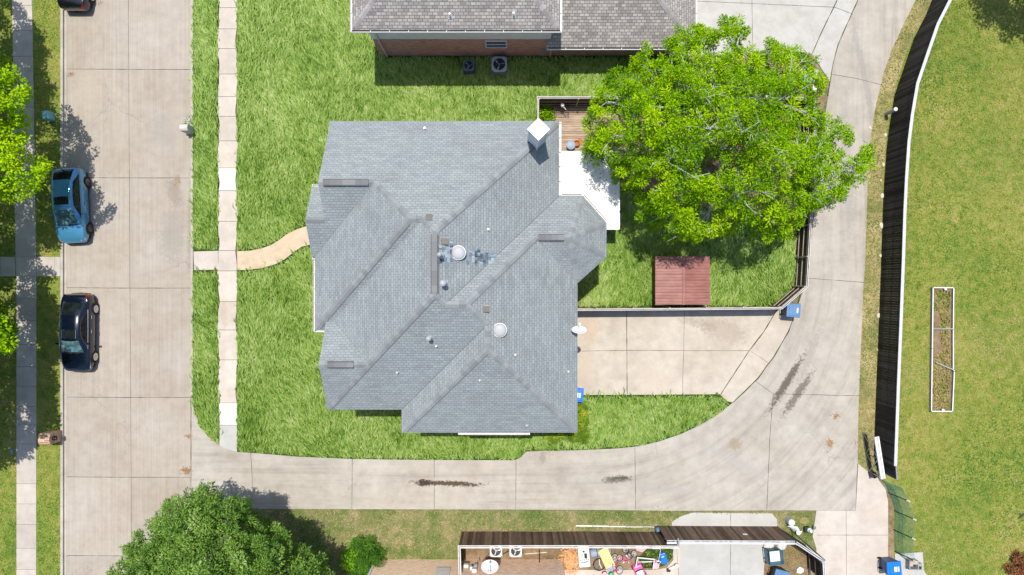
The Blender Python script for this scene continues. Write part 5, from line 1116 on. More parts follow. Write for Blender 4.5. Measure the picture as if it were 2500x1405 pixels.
M['aclight'] = plain('ac_light', (0.66, 0.67, 0.68), 0.5, 0.4); M['acgrey'] = plain('ac_grey', (0.36, 0.42, 0.46), 0.5, 0.4); M['acdark'] = plain('ac_dark', (0.09, 0.14, 0.19), 0.5, 0.4); M['blade_'] = plain('fan_blade', (0.4, 0.45, 0.5), 0.4, 0.5, 0.3); M['pad'] = plain('pad_grey', (0.3, 0.31, 0.33), 0.85)
ac('small dark charcoal air conditioner unit on the lawn beside the brick wall', 1144.5, 160, 0, 0.66, 0.8, M['acdark'], M['blade_'], 0, (0.08, 0.03, 0.86, 0.8), M['pad'])
ac('larger grey air conditioner unit with rounded corners on the lawn by the brick wall', 1219, 157, 0, 0.92, 0.8, M['acgrey'], M['blade_'], 0, (-0.22, -0.05, 0.95, 0.85), M['pad'])
ac('left pale grey air conditioner inside the brown fence corner of the south yard', 1211, 1346, 0, 0.74, 0.75, M['aclight'], M['whitemetal'], 0, None, None)
ac('right pale grey air conditioner inside the brown fence corner of the south yard', 1259, 1346, 0, 0.74, 0.75, M['aclight'], M['whitemetal'], 0, None, None)
# wheelie bins
def bin_(label, px, py, rz, body, lid, open_=False, w_=0.62, d_=0.74, h=1.05, mark=True, name='wheelie_bin'):
    q = at(px, py, h); t = thing(name, label, 'wheelie bin', (q.x, q.y, 0), rz); mb = MB()
    n = 4; a, b = w_/2, d_/2; vs = [(-a*.76, -b*.72, 0.06), (a*.76, -b*.72, 0.06), (a*.76, b*.72, 0.06), (-a*.76, b*.72, 0.06), (-a*.96, -b*.94, h-0.08), (a*.96, -b*.94, h-0.08), (a*.96, b*.9, h-0.08), (-a*.96, b*.9, h-0.08)]
    fs = [(3, 2, 1, 0), (0, 1, 5, 4), (1, 2, 6, 5), (2, 3, 7, 6), (3, 0, 4, 7)]
    mb.add(vs, fs); mb.build('body', body, t, bevel=0.03); mb = MB()
    mb.tube([(-a, -b*.97, h-0.08), (a, -b*.97, h-0.08), (a, b*.93, h-0.08), (-a, b*.93, h-0.08)], 0.03, n=6, closed=True); mb.build('rim', body, t)
    if open_:
        mb = MB(); mb.box((0, 0, h-0.45), (w_*.85, d_*.8, 0.02)); mb.build('contents', M['white'], t); mb = MB(); mb.box((0.03, b+0.05, h-0.42), (w_*.95, 0.03, 0.66)); mb.build('lid', lid, t, bevel=0.012)
    else:
        mb = MB(); mb.box((0, 0, h-0.02), (w_+0.03, d_+0.02, 0.06), top=0.95); mb.box((0, -0.03, h+0.02), (w_*.84, d_*.8, 0.045), top=0.9); mb.box((0, b*0.42, h+0.035), (w_*.8, d_*.2, 0.03)); l_ = mb.build('lid', lid, t, bevel=0.015)
        if mark: mb = MB(); mb.box((0, -b*0.5, h+0.047), (w_*.36, 0.09, 0.005)); mb.box((0.0, -b*0.1, h+0.047), (w_*.36, 0.16, 0.005)) if mark == 2 else None; mb.build('sticker', M['white'], l_)
    mb = MB(); mb.tube([(-a*.8, b+0.06, h-0.1), (a*.8, b+0.06, h-0.1)], 0.02, n=6)
    for s in (-1, 1): mb.tube([(s*a*.8, b+0.06, h-0.1), (s*a*.8, b*.9, h-0.14)], 0.02, n=6)
    mb.build('handle', M['black'], t)
    for s in (-1, 1): mb = MB(); mb.cyl((s*a*.74-0.03, b*.78, 0.12), (s*a*.74+0.03, b*.78, 0.12), 0.12, n=16); mb.build('wheel', M['tyre'], t)
    return t
M['navyp'] = plain('navy_plastic', (0.035, 0.08, 0.17), 0.45, 0.4); M['slateblue'] = plain('slate_blue_plastic', (0.10, 0.21, 0.38), 0.4, 0.5); M['brightblue'] = plain('bright_blue_plastic', (0.01, 0.17, 0.72), 0.35, 0.5); M['teal'] = plain('teal_plastic', (0.05, 0.17, 0.24), 0.45, 0.4)
bin_('faded slate blue wheelie bin at the corner of the back yard fence', 1938, 758, R(86), M['navyp'], M['slateblue'], w_=0.8, d_=0.82, h=1.1)
bin_('bright blue wheelie bin half hidden under the eave beside the driveway', 1407, 965, R(86), M['brightblue'], M['brightblue'], mark=2, w_=0.8, d_=0.85)
bin_('bright blue wheelie bin with a navy body on the drive at the bottom right', 2184, 1390, R(95), M['navyp'], M['brightblue'], mark=2, w_=0.82, d_=0.85, h=1.1)
bin_('open teal wheelie bin with white rubbish inside beside the patio', 1897, 1364, R(96), M['teal'], M['teal'], open_=True, w_=0.85, d_=0.85)
bin_('dark blue wheelie bin cut off by the bottom edge below the teal bin', 1908, 1410, R(76), M['black'], M['slateblue'], mark=False, w_=0.8, d_=0.85)
# satellite dishes
def dish(label, c, rz, tilt, r, mast, logo=None):
    t = thing('satellite_dish', label, 'satellite dish', c, rz); Mx = Matrix.Rotation(tilt, 4, 'X'); mb = MB(); n = 28; vs = [(0, 0, 0)]
    for k in (1, 2, 3, 4):
        for i in range(n): a = 2*math.pi*i/n; q = r*k/4; vs.append((q*math.cos(a)*1.06, q*math.sin(a)*0.94, 0.16*(q/r)**2*r))
    vs = [Mx @ Vector(v) for v in vs]; fs = [(0, 1+i, 1+(i+1) % n) for i in range(n)]+[(1+k*n+i, 1+(k+1)*n+i, 1+(k+1)*n+(i+1) % n, 1+k*n+(i+1) % n) for k in range(3) for i in range(n)]
    mb.add(vs, fs); d = mb.build('reflector', M['white'], t, smooth=True); mb = MB(); mb.tube([Mx @ Vector(((r+.005)*math.cos(2*math.pi*i/n)*1.06, (r+.005)*math.sin(2*math.pi*i/n)*0.94, 0.16*r)) for i in range(n)], 0.012, n=5, closed=True); mb.build('rim', M['whitemetal'], d)
    mb = MB(); a = Mx @ Vector((0, -r*0.93, 0.1)); b = Mx @ Vector((0, -r*0.4, r*1.35)); mb.tube([a, a.lerp(b, 0.5)+Vector((0, 0, -.03)), b], 0.02, n=6); ar = mb.build('feed_arm', M['whitemetal'], t); mb = MB(); mb.cyl(b, b+(Mx @ Vector((0, 0.04, 0.0)))-Mx @ Vector((0, -0.1, 0.1)), 0.055, 0.06, n=12); mb.build('receiver', M['whitemetal'], ar, smooth=True)
    mb = MB(); mb.tube([(0, 0, -0.03), (0, 0.05, -0.2)]+mast, 0.03, n=6); mb.build('mast', M['steel'], t)
    if logo: mb = MB(); [mb.add([Mx @ Vector((x, y, 0.04+0.012)) for x, y in ((a_, -r*.55), (a_+w_, -r*.55), (a_+w_, -r*.42), (a_, -r*.42))], [(0, 1, 2, 3)]) for a_, w_ in ((-0.07, .05), (-.01, .03), (.03, .05))]; mb.build('mark', M['teal'], d)
    return t
q = P(1414, 808, 6.25); dish('white oval satellite dish on the east eave above the driveway', q, 0, R(-62), 0.36, [(-0.28, -0.04, -0.22), (-0.42, -0.03, -0.52)])
q = P(1196, 1388, 2.2); dish('large white satellite dish on the pink brick wall', (q.x, q.y+0.05, 2.2), 0, R(-55), 0.46, [(0, -0.1, -0.25), (-0.3, -0.3, -0.3)], logo=True)
# mailboxes
def pier(label, px, py, w_, d_, h, mat, topm, box, rz=0, side=1):
    q = at(px, py); t = thing('mailbox_pillar', label, 'mailbox', (q.x, q.y, 0.1), rz); run = 0; mb = MB()
    pts = [(-w_/2, -d_/2), (w_/2, -d_/2), (w_/2, d_/2), (-w_/2, d_/2)]
    for i in range(4):
        a, b = pts[i], pts[(i+1) % 4]; L = math.dist(a, b); mb.add([(*a, 0), (*b, 0), (*b, h), (*a, h)], [(0, 1, 2, 3)], 0, None, [[(run, 0), (run+L, 0), (run+L, h), (run, h)]]); run += L
    mb.build('pillar', mat, t); mb = MB(); n = 10; vs = []; uv = []
    for i in range(n+1):
        a = math.pi*i/n; vs += [(-w_/2-0.02, -d_/2*math.cos(a)*1.04, h+0.22*math.sin(a)), (w_/2+0.02, -d_/2*math.cos(a)*1.04, h+0.22*math.sin(a))]; 
    fs = [(2*i, 2*i+1, 2*i+3, 2*i+2) for i in range(n)]; uvs = [[(0, i*0.09), (0.3, i*0.09), (0.3, i*0.09+0.09), (0, i*0.09+0.09)] for i in range(n)]
    mb.add(vs, fs, 0, None, uvs); mb.add([vs[2*i] for i in range(n+1)], [list(range(n+1))[::-1]], 0, None, [[(v[1], v[2]) for v in vs[::2]][::-1]]); mb.add([vs[2*i+1] for i in range(n+1)], [list(range(n+1))], 0, None, [[(v[1], v[2]) for v in vs[1::2]]]); mb.build('cap', topm, t)
    if box:
        mb = MB(); Mx = Matrix.Translation((side*(w_/2-0.12), 0, h-0.18)) @ Matrix.Rotation(R(90), 4, 'Y'); mb.lathe([(0.13, 0.0), (0.13, 0.25), (0.11, 0.27)], M=Mx, n=16); mb.box((side*(w_/2+0.02), 0, h-0.27), (0.24, 0.25, 0.16)); b = mb.build('mailbox', M['black'], t); mb = MB(); mb.box((side*(w_/2+0.16), 0.0, h-0.12), (0.02, 0.05, 0.03)); mb.build('latch', M['steel'], b)
    return t
M['brickm'] = brick('mail_brick', (0.34, 0.16, 0.09), (0.58, 0.36, 0.24), (0.62, 0.52, 0.42)); M['brickw'] = brick('pale_brick', (0.42, 0.40, 0.36), (0.62, 0.6, 0.56), (0.66, 0.65, 0.6))
pier('red brick mailbox pillar with an arched top on the verge west of the street', 141, 1063, 0.62, 0.66, 0.95, M['brickm'], M['brickm'], True)
pier('pale brick mailbox pillar at the east edge of the street', 468, 321, 0.42, 0.42, 0.75, M['brickw'], M['brickw'], True, side=-1)
# west verge bits
q = at(130, 288); t = thing('utility_box', 'small teal utility box in the tree shade on the west verge', 'utility box', (q.x, q.y, 0.11), R(5)); M['tealbox'] = plain('teal_paint', (0.18, 0.42, 0.48), 0.5)
mb = MB(); mb.box((0, 0, 0.3), (0.4, 0.5, 0.6), top=0.92); mb.build('cabinet', M['tealbox'], t, bevel=0.03); mb = MB(); mb.box((0, 0, 0.63), (0.42, 0.52, 0.08), top=0.8); mb.build('lid', M['tealbox'], t, bevel=0.02)
q = at(34, 1101); mb = MB(); mb.lathe([(0.12, 0), (0.12, 0.05), (0.06, 0.065), (0.01, 0.066)], n=16); o = mb.build('valve_lid', M['slateblue']); o.location = (q.x, q.y, 0.12); tag(o, 'small round blue valve lid in the grass beside the west sidewalk', 'lid')
# utility cabinet under the tree
q = at(1974, 184, 0.7); t = thing('utility_cabinet', 'large blue grey utility cabinet half hidden under the big tree by the alley', 'utility cabinet', (q.x, q.y, 0), R(-21)); M['cab'] = plain('cabinet_paint', (0.36, 0.46, 0.48), 0.5)
mb = MB(); mb.box((0, 0, 0.35), (0.82, 0.88, 0.7)); mb.build('cabinet', plain('cabinet_side', (0.06, 0.09, 0.1), 0.5), t, bevel=0.02); mb = MB(); mb.box((0, 0, 0.73), (0.92, 0.96, 0.07)); mb.box((0, 0.02, 0.78), (0.8, 0.84, 0.04)); mb.build('lid', M['cab'], t, bevel=0.02)
for px, py, lb in ((1971, 218, 'small pale utility box just below the large cabinet'), (1988, 217, 'small white utility box next to the pale one below the cabinet')):
    q = at(px, py, 0.3); t = thing('utility_box', lb, 'utility box', (q.x, q.y, 0), R(-15)); mb = MB(); mb.box((0, 0, 0.17), (0.26, 0.28, 0.34), top=0.9); mb.build('cabinet', M['cab'] if px < 1980 else M['white'], t, bevel=0.02); mb = MB(); mb.box((0, 0, 0.36), (0.29, 0.31, 0.05), top=0.85); mb.build('lid', M['cab'] if px < 1980 else M['white'], t, bevel=0.01)
def post(label, base, top, r, mat, capm, name='marker_post', cat='post'):
    t = thing(name, label, cat); mb = MB(); mb.cyl(base, top, r, n=16); mb.build('post', mat, t, smooth=True); mb = MB(); d = (Vector(top)-Vector(base)).normalized(); mb.cyl(Vector(top), Vector(top)+d*0.04, r*1.08, r*0.8, n=16); mb.build('cap', capm, t, smooth=True); rebase(t, tuple(base)); return t
post('slim white topped marker post in the soil beside the alley under the tree', at(1995, 238), P(2001.5, 233, 0.6), 0.06, M['steel'], M['white'])
post('grey marker post with an orange stripe standing before the curved fence', at(2163, 279), P(2187, 267, 1.15), 0.11, M['grey'], M['white'])
# white rocks along the fence foot
for k, (px, py, s) in enumerate([(2124, 313, .09), (2161, 330, .1), (2156, 402, .1), (2153, 478, .13), (2151, 551, .15), (2149, 625, .09), (2144, 770, .13), (2150, 440, .07), (2143, 855, .07)]):
    q = at(px, py); mb = MB(); vs = []; n = 8
    for j, (rr, z) in enumerate(((1, 0), (1.05, 0.35), (0.7, 0.6), (0.2, 0.66))):
        for i in range(n): a = 2*math.pi*i/n; f = random.uniform(0.8, 1.2); vs.append((s*rr*f*math.cos(a)*0.8, s*rr*f*math.sin(a)*1.2, s*z))
    mb.add(vs, [(j*n+i, j*n+(i+1) % n, (j+1)*n+(i+1) % n, (j+1)*n+i) for j in range(3) for i in range(n)]+[list(range(3*n, 4*n))])
    o = mb.build('limestone_rock', plain('limestone', (0.62, 0.55, 0.45), 0.9) if k == 0 else bpy.data.materials['limestone']); o.location = (q.x, q.y, 0.01)
    nth = ['topmost', 'second from the top', 'third from the top', 'fifth from the top', 'sixth from the top', 'seventh from the top', 'eighth from the top', 'fourth from the top', 'lowest'][k]
    tag(o, 'pale limestone rock, ' + nth + ' of the nine along the curved fence', 'rock', 'pale rocks along the foot of the curved fence')
# garden bed
t = thing('garden_bed', 'long white edged garden bed frame on the field right of the curved fence', 'garden bed'); zt = 0.24
cs = [at(2272, 703), at(2322, 703), at(2321, 805), at(2321, 902), at(2323.5, 906), at(2319, 1003), at(2268, 1003), at(2270, 850)]
for i in range(8):
    a, b = cs[i], cs[(i+1) % 8]; d = b-a; mb = MB(); mb.box(((a.x+b.x)/2, (a.y+b.y)/2, zt/2), (d.length+0.02, 0.045, zt-0.02*(i % 2)), rz=math.atan2(d.y, d.x)); mb.box(((a.x+b.x)/2, (a.y+b.y)/2, zt+0.012), (d.length+0.04, 0.058, 0.022), rz=math.atan2(d.y, d.x), m=1); mb.build('edge_board', [M['grey'], M['white']], t)
for a, b in ((at(2271, 803), at(2321, 803)), (at(2279, 884), at(2321, 902))):
    mb = MB(); d = b-a; mb.box(((a.x+b.x)/2, (a.y+b.y)/2, zt-0.02), (d.length, 0.06, 0.05), rz=math.atan2(d.y, d.x)); mb.build('cross_bar', M['grey'], t)
for px, py in ((2302, 706), (2296, 1000)): mb = MB(); q = at(px, py); mb.box((q.x, q.y, zt), (0.14, 0.14, 0.08)); mb.build('bracket', M['white'], t)
mb = MB(); mb.sheet([(c.x, c.y) for c in cs], 0.07); mb.build('soil', M['soil'], t); rebase(t, tuple(cs[0]))
blades('bed_weeds', [[(2275, 708), (2320, 708), (2318, 760), (2276, 760)], [(2274, 870), (2318, 850), (2318, 1000), (2272, 1000)], [(2290, 760), (2318, 760), (2318, 860), (2295, 860)]], 170, (0.12, 0.3), (0.03, 0.08), 0.7, (0.05, 0.2), M['fblade'], azsd=2.5, base=0.07)
# concrete blocks on the pad
for px, py, s, lb in ((2227, 1378, 0.5, 'larger hollow concrete block on the pad beside the blue bin'), (2243, 1384, 0.34, 'smaller hollow concrete block beside the larger one on the pad')):
    q = at(px, py, 0.3); t = thing('concrete_block', lb, 'block', (q.x, q.y, 0.05)); mb = MB(); h = s*0.9
    for a, b, c, d in ((-s/2, 0, 0.05, s), (s/2, 0, 0.05, s), (0, -s/2, s+0.05, 0.05), (0, s/2, s+0.05, 0.05)): mb.box((a, b, h/2), (c, d, h-0.002*(a != 0)))
    mb.build('shell', M['pad'], t); mb = MB(); mb.box((0, s*0.27, h*0.96), (s*0.9, s*0.3, 0.03)); mb.build('lid', plain('tan_lid'+str(s), (0.5, 0.38, 0.22), 0.7) if s > .4 else M['pad'], t)
# white edging by the brown fence
t = thing('edging_strip', 'long thin white edging strip in the grass above the brown fence', 'edging'); mb = MB()
for k in range(5): a = at(1406+k*41, 1283+0.8*k+random.uniform(-.7, .7)); b = at(1406+(k+1)*41-1, 1283.8+0.8*k); d = b-a; mb.box(((a.x+b.x)/2, (a.y+b.y)/2, 0.05), (d.length, 0.075-0.012*k, 0.06), rz=math.atan2(d.y, d.x))
mb.build('strip', M['white'], t); rebase(t, tuple(at(1406, 1283)))
q = at(1606, 1295, 0.4); t = thing('blue_container', 'small dark blue container beside the end of the brown fence', 'container', (q.x, q.y, 0), 0.2); mb = MB(); mb.box((0, 0, 0.18), (0.24, 0.26, 0.36), top=1.1); mb.build('body', M['navyp'], t, bevel=0.02); mb = MB(); mb.box((0.02, 0, 0.38), (0.16, 0.18, 0.04)); mb.build('lid', M['slateblue'], t)
# statues and drum
q = at(1923, 1271); t = thing('drum', 'grey drum with a pale top in the grass triangle at the bottom right', 'drum'); tp = P(1933, 1277, 0.55); mb = MB(); mb.cyl(q, tp, 0.19, n=20); mb.build('body', M['acgrey'], t, smooth=True); mb = MB(); mb.cyl(tp, tp+(tp-q).normalized()*0.03, 0.2, 0.18, n=20); mb.build('lid', M['gutter'], t); rebase(t, tuple(q))
def heap(name, label, cat, px, py, h, parts, mats, rz=0):
    q = at(px, py, h*0.4); t = thing(name, label, cat, (q.x, q.y, 0), rz)
    for nm, mt, f in parts: mb = MB(); f(mb); mb.build(nm, mt, t, bevel=0.01)
    return t
heap('garden_ornament', 'pale blue winged garden ornament lying below the grey drum', 'ornament', 1937, 1291, 0.4, [
    ('body', M['cab'], lambda m: (m.tube([(-0.35, 0.2, 0.3), (0, 0.05, 0.35), (0.35, -0.2, 0.2)], [0.05, 0.11, 0.05], n=8))),
    ('wing', M['whitemetal'], lambda m: (m.add([(-0.45, 0.22, 0.32), (0.1, 0.25, 0.5), (0.3, -0.05, 0.4), (0, -0.1, 0.3)], [(0, 1, 2, 3)]), m.add([(0.1, -0.1, 0.33), (0.5, -0.1, 0.3), (0.32, -0.35, 0.3), (0.15, -0.3, 0.3)], [(0, 1, 2, 3)]))), ('stand', M['dark'], lambda m: m.box((0, 0, 0.12), (0.3, 0.2, 0.22)))], None)
heap('garden_ornament', 'white and grey garden figure beside the concrete drive', 'ornament', 1975, 1294, 0.5, [
    ('base', M['dark'], lambda m: m.box((-0.12, 0, 0.12), (0.3, 0.34, 0.24))), ('figure', M['white'], lambda m: m.lathe([(0.12, 0.2), (0.15, 0.3), (0.09, 0.42), (0.1, 0.5), (0.05, 0.58)], (0, 0, 0), n=12)),
    ('arm', M['steel'], lambda m: (m.tube([(0.05, -0.15, 0.3), (0.2, 0.05, 0.35), (0.32, 0.22, 0.4)], 0.04, n=6), m.tube([(0.28, 0.1, 0.38), (0.3, 0.28, 0.42)], 0.05, n=6)))], None)
slab('bare_patch', [(1950, 1268), (1960, 1262), (1972, 1264), (1976, 1276), (1964, 1280), (1951, 1276)], 0.06, M['straw'])
# ---------------- clutter inside the south yard
def bag(label, px, py, s, mat, rz=0):
    q = at(px, py, 0.3); t = thing('rubbish_bag', label, 'bag', (q.x, q.y, 0), rz); mb = MB(); n = 14; vs = []
    for j, (rr, z) in enumerate(((0.6, 0), (1, 0.25), (1.0, 0.5), (0.75, 0.8), (0.25, 0.98), (0.12, 1.15), (0.18, 1.25))):
        for i in range(n): a = 2*math.pi*i/n; f = 1+0.12*math.sin(3*a+j*2)+random.uniform(-.05, .05); vs.append((s*rr*f*math.cos(a)*1.15, s*rr*f*math.sin(a)*0.9, s*z*1.1))
    mb.add(vs, [(j*n+i, j*n+(i+1) % n, (j+1)*n+(i+1) % n, (j+1)*n+i) for j in range(6) for i in range(n)]+[list(range(6*n, 7*n))]); mb.build('bag', mat, t, smooth=True); mb = MB(); mb.tube([(0.06*s*math.cos(k), 0.06*s*math.sin(k), s*1.2) for k in range(7)], 0.012, n=4); mb.build('tie', M['terra'], t)
bag('tan and white rubbish bag at the left inside the sliding gate', 1880, 1336, 0.27, M['gutter']); bag('white rubbish bag at the right inside the sliding gate', 1912, 1336, 0.27, M['white'], 1)
q = at(1953, 1392, 0.03); mb = MB(); mb.add([(-.2, -.16, .03), (.02, -.2, .08), (.22, -.1, .03), (.2, .1, .07), (-.02, .2, .03), (-.22, .08, .08), (0, 0, .12)], [(0, 1, 6), (1, 2, 6), (2, 3, 6), (3, 4, 6), (4, 5, 6), (5, 0, 6)]); o = mb.build('crumpled_paper', M['white']); o.location = (q.x, q.y, 0.03); tag(o, 'crumpled pale blue white paper on the dirt beside the diagonal fence', 'paper')
# kayak-like slide, appliance, dryer, bikes
q = at(1426, 1360, 0.6); t = thing('old_cooker', 'white old cooker with dark dials lying in the south yard', 'appliance', (q.x, q.y, 0), R(5)); mb = MB(); mb.box((0, 0, 0.3), (0.72, 1.35, 0.6), top=0.96); mb.build('body', M['white'], t, bevel=0.06)
mb = MB(); [mb.cyl((-0.24+0.12*k, -0.18, 0.6), (-0.24+0.12*k, -0.18, 0.64), 0.028, n=8) for k in range(5)]; mb.build('dials', M['black'], t); mb = MB(); mb.tube([(-0.25, -0.3, 0.61), (0, -0.34, 0.63), (0.25, -0.28, 0.61)], 0.04, n=6); mb.build('handle', M['bluegrey'], t); mb = MB(); mb.box((0.1, 0.05, 0.62), (0.16, 0.3, 0.04)); mb.box((0, 0.32, 0.62), (0.12, 0.1, 0.04)); mb.build('panel', M['dark'], t); mb = MB(); mb.box((-0.14, 0.08, 0.615), (0.22, 0.2, 0.03)); mb.build('label_patch', plain('pale_green', (0.5, 0.72, 0.42)), t)
q = at(1455, 1353, 0.5); t = thing('barrel', 'grey plastic barrel lying between the white cooker and the bicycle wheel', 'barrel', (q.x, q.y, 0), R(8)); mb = MB(); Mx = Matrix.Translation((-0.32, 0, 0.28)) @ Matrix.Rotation(R(90), 4, 'Y'); mb.lathe([(0.2, 0), (0.26, 0.08), (0.27, 0.3), (0.26, 0.52), (0.2, 0.6)], M=Mx, n=20); mb.build('body', M['bluegrey'], t, smooth=True); mb = MB(); mb.lathe([(0.275, 0.38), (0.275, 0.42)], M=Mx, n=20); mb.build('band', M['dark'], t)
M['yellow'] = plain('pale_yellow', (0.78, 0.66, 0.28), 0.5)
t = thing('slide', 'pale yellow plastic slide lying in the south yard', 'slide'); a, b = at(1470, 1338, 0.3), at(1491, 1385, 0.3); d = (b-a).normalized(); n_ = Vector((-d.y, d.x, 0)); mb = MB()
for k in range(8):
    pass
cr = [(-0.3, 0.3), (-0.3, 0.42), (-0.24, 0.42), (-0.22, 0.3), (0.22, 0.3), (0.24, 0.42), (0.3, 0.42), (0.3, 0.3), (0.26, 0.22), (-0.26, 0.22)]; secs = []
for k in range(7):
    c = a.lerp(b, k/6); zz = 0.15*math.cos(k/6*2.2)+0.05; secs += [tuple(Vector((c.x, c.y, z+zz))+n_*x) for x, z in cr]
mb.add(secs, [(i*10+j, i*10+(j+1) % 10, (i+1)*10+(j+1) % 10, (i+1)*10+j) for i in range(6) for j in range(10)]+[list(range(10)), list(range(60, 70))[::-1]]); mb.build('chute', M['yellow'], t)
mb = MB(); mb.box((b.x+d.x*0.12, b.y+d.y*0.12, 0.2), (0.5, 0.24, 0.2), rz=math.atan2(n_.y, n_.x)); mb.build('foot', M['bluegrey'], t, bevel=0.03); mb = MB(); [mb.tube([a+n_*s*0.3+Vector((0, 0, -0.1)), (a.x+n_.x*s*.3, a.y+n_.y*s*.3, 0)], 0.025) for s in (-1, 1)]; mb.build('leg', M['dark'], t); rebase(t, tuple(Vector((a.x, a.y, 0))))
def wheelm(mb, c, ax, r, tr=0.022, spokes=10, m=0, m2=1):
    q = Vector(ax).to_track_quat('Z', 'Y').to_matrix(); mb.tube([Vector(c)+q @ Vector((r*math.cos(k*math.pi/12), r*math.sin(k*math.pi/12), 0)) for k in range(24)], tr, n=6, m=m, closed=True); mb.tube([Vector(c)+q @ Vector(((r-tr*1.5)*math.cos(k*math.pi/12), (r-tr*1.5)*math.sin(k*math.pi/12), 0)) for k in range(24)], tr*0.5, n=4, m=m2, closed=True)
    for k in range(spokes): a = math.pi*k/spokes; v = q @ Vector(((r-tr)*math.cos(a), (r-tr)*math.sin(a), 0)); mb.tube([Vector(c)-v, Vector(c)+v], 0.004, n=3, m=m2)
q = at(1463, 1379, 0.1); t = thing('hand_truck_wheel', 'large bicycle wheel lying flat beside the white cooker', 'wheel', (q.x, q.y, 0.03)); mb = MB(); wheelm(mb, (0, 0, 0.08), (0.1, 0.05, 1), 0.36, 0.024); mb.build('wheel', [M['tyre'], M['alloy']], t); mb = MB(); mb.tube([(-0.02, 0.38, 0.2), (0.0, 0.1, 0.14), (0.14, -0.2, 0.12)], 0.03, n=6); mb.build('fork', M['white'], t)
def bike(label, px, py, rz, col, wr=0.2, name='bicycle', lean=60):
    q = at(px, py, 0.25); t = thing(name, label, 'bicycle', (q.x, q.y, 0.03), rz); Mx = Matrix.Rotation(R(lean), 3, 'X'); V = lambda *p: Mx @ Vector(p); s = wr/0.3
    for x in (-0.5*s, 0.5*s): mb = MB(); wheelm(mb, V(x, 0, wr), V(0, 1, 0), wr, 0.022); mb.build('wheel', [M['tyre'], M['white']], t)
    mb = MB()
    for a, b in (((-0.5, 0, .3), (-0.05, 0, .28)), ((-0.5, 0, .3), (-0.18, 0, .72)), ((-.05, 0, .28), (-.18, 0, .72)), ((-.05, 0, .28), (.36, 0, .7)), ((-.18, 0, .72), (.34, 0, .8)), ((.5, 0, .3), (.32, 0, .92))): mb.tube([V(*[c*s for c in a]), V(*[c*s for c in b])], 0.02, n=6)
    fr = mb.build('frame', col, t); mb = MB(); mb.tube([V(.32*s, -.26*s, .95*s), V(.32*s, 0, .92*s), V(.32*s, .26*s, .95*s)], 0.016, n=6); mb.build('handlebar', M['steel'], t); mb = MB(); mb.tube([V(-.3*s, 0, .8*s), V(-.1*s, 0, .8*s)], [0.06, 0.03], n=8); mb.build('saddle', M['white'], t)
    mb = MB(); mb.tube([V(-.05*s, -.12, .2*s), V(-.05*s, -.05, .28*s), V(-.05*s, .05, .28*s), V(-.05*s, .12, .36*s)], 0.012, n=4); mb.build('pedals', M['black'], t); return t
M['pink'] = plain('pink_plastic', (0.8, 0.12, 0.38), 0.4, 0.5); M['lpink'] = plain('pale_pink', (0.8, 0.42, 0.46), 0.5); M['cred'] = plain('red_paint', (0.6, 0.03, 0.08), 0.4, 0.5); M['green'] = plain('green_plastic', (0.03, 0.5, 0.15), 0.4, 0.5)
bike('pink and red child bicycle lying at the patio edge in the south yard', 1515, 1376, R(-68), M['cred'], 0.24); bike('blue child bicycle lying beside the yellow slide', 1500, 1356, R(-55), M['slateblue'], 0.2); bike('pink tricycle lying next to the brown fence inside the south yard', 1524, 1357, R(10), M['pink'], 0.17); bike('dark scooter bike leaning behind the brown fence', 1541, 1344, R(-25), M['dark'], 0.18)
q = at(1562, 1398, 0.4); t = thing('toy_car', 'pink and white ride on toy car at the bottom edge', 'toy car', (q.x, q.y, 0), R(-68)); mb = MB(); mb.box((0.0, 0, 0.24), (0.95, 0.62, 0.36), top=0.88); mb.build('body', M['pink'], t, bevel=0.08); mb = MB(); mb.box((0.12, 0, 0.44), (0.55, 0.46, 0.1), top=0.85); mb.build('bonnet', M['white'], t, bevel=0.04); mb = MB(); mb.tube([(-0.12, -0.25, 0.44), (-0.2, -0.1, 0.56), (-0.2, 0.1, 0.56), (-0.12, 0.25, 0.44)], 0.03, n=6); mb.build('windscreen_frame', M['black'], t)
for a in (-0.3, 0.32):
    for b in (-1, 1): mb = MB(); mb.cyl((a, b*0.27, 0.12), (a, b*0.34, 0.12), 0.12, n=14); mb.build('wheel', M['tyre'], t)
for nm, lb, px, py, mt in (('toy', 'red round toy beside the green toy at the bottom edge', 1476, 1402, M['lpink']), ('toy', 'green rounded toy at the bottom edge of the photo', 1492, 1404, M['green'])):
    q = at(px, py, 0.15); t = thing(nm, lb, 'toy', (q.x, q.y, 0)); mb = MB(); mb.lathe([(0.12, 0), (0.17, 0.08), (0.16, 0.2), (0.06, 0.27)], n=14); mb.build('body', mt, t, smooth=True); mb = MB(); mb.tube([(-0.15, 0.05, 0.2), (-0.08, 0.18, 0.28), (0.08, 0.18, 0.28), (0.15, 0.05, 0.2)], 0.02, n=5); mb.build('handle', M['black'], t)
t = thing('goal_frame', 'white tubular goal frame lying in the south yard', 'goal'); mb = MB(); A = [P(1553, 1383, .5), P(1556, 1362, .55), P(1597, 1366, .55), P(1595, 1390, .5)]; mb.tube(A, 0.045, n=8); mb.build('frame', M['white'], t)
B = [P(1558, 1373, .1), P(1610, 1371, .1)]; mb = MB(); mb.tube(B, 0.035, n=8); mb.tube([A[1], B[0]], 0.025); mb.tube([A[2], B[1]], 0.025); [mb.tube([A[k], (A[k].x, A[k].y, 0)], 0.03) for k in (0, 3)]; mb.build('stay', M['white'], t); rebase(t, (B[0].x, B[0].y, 0))
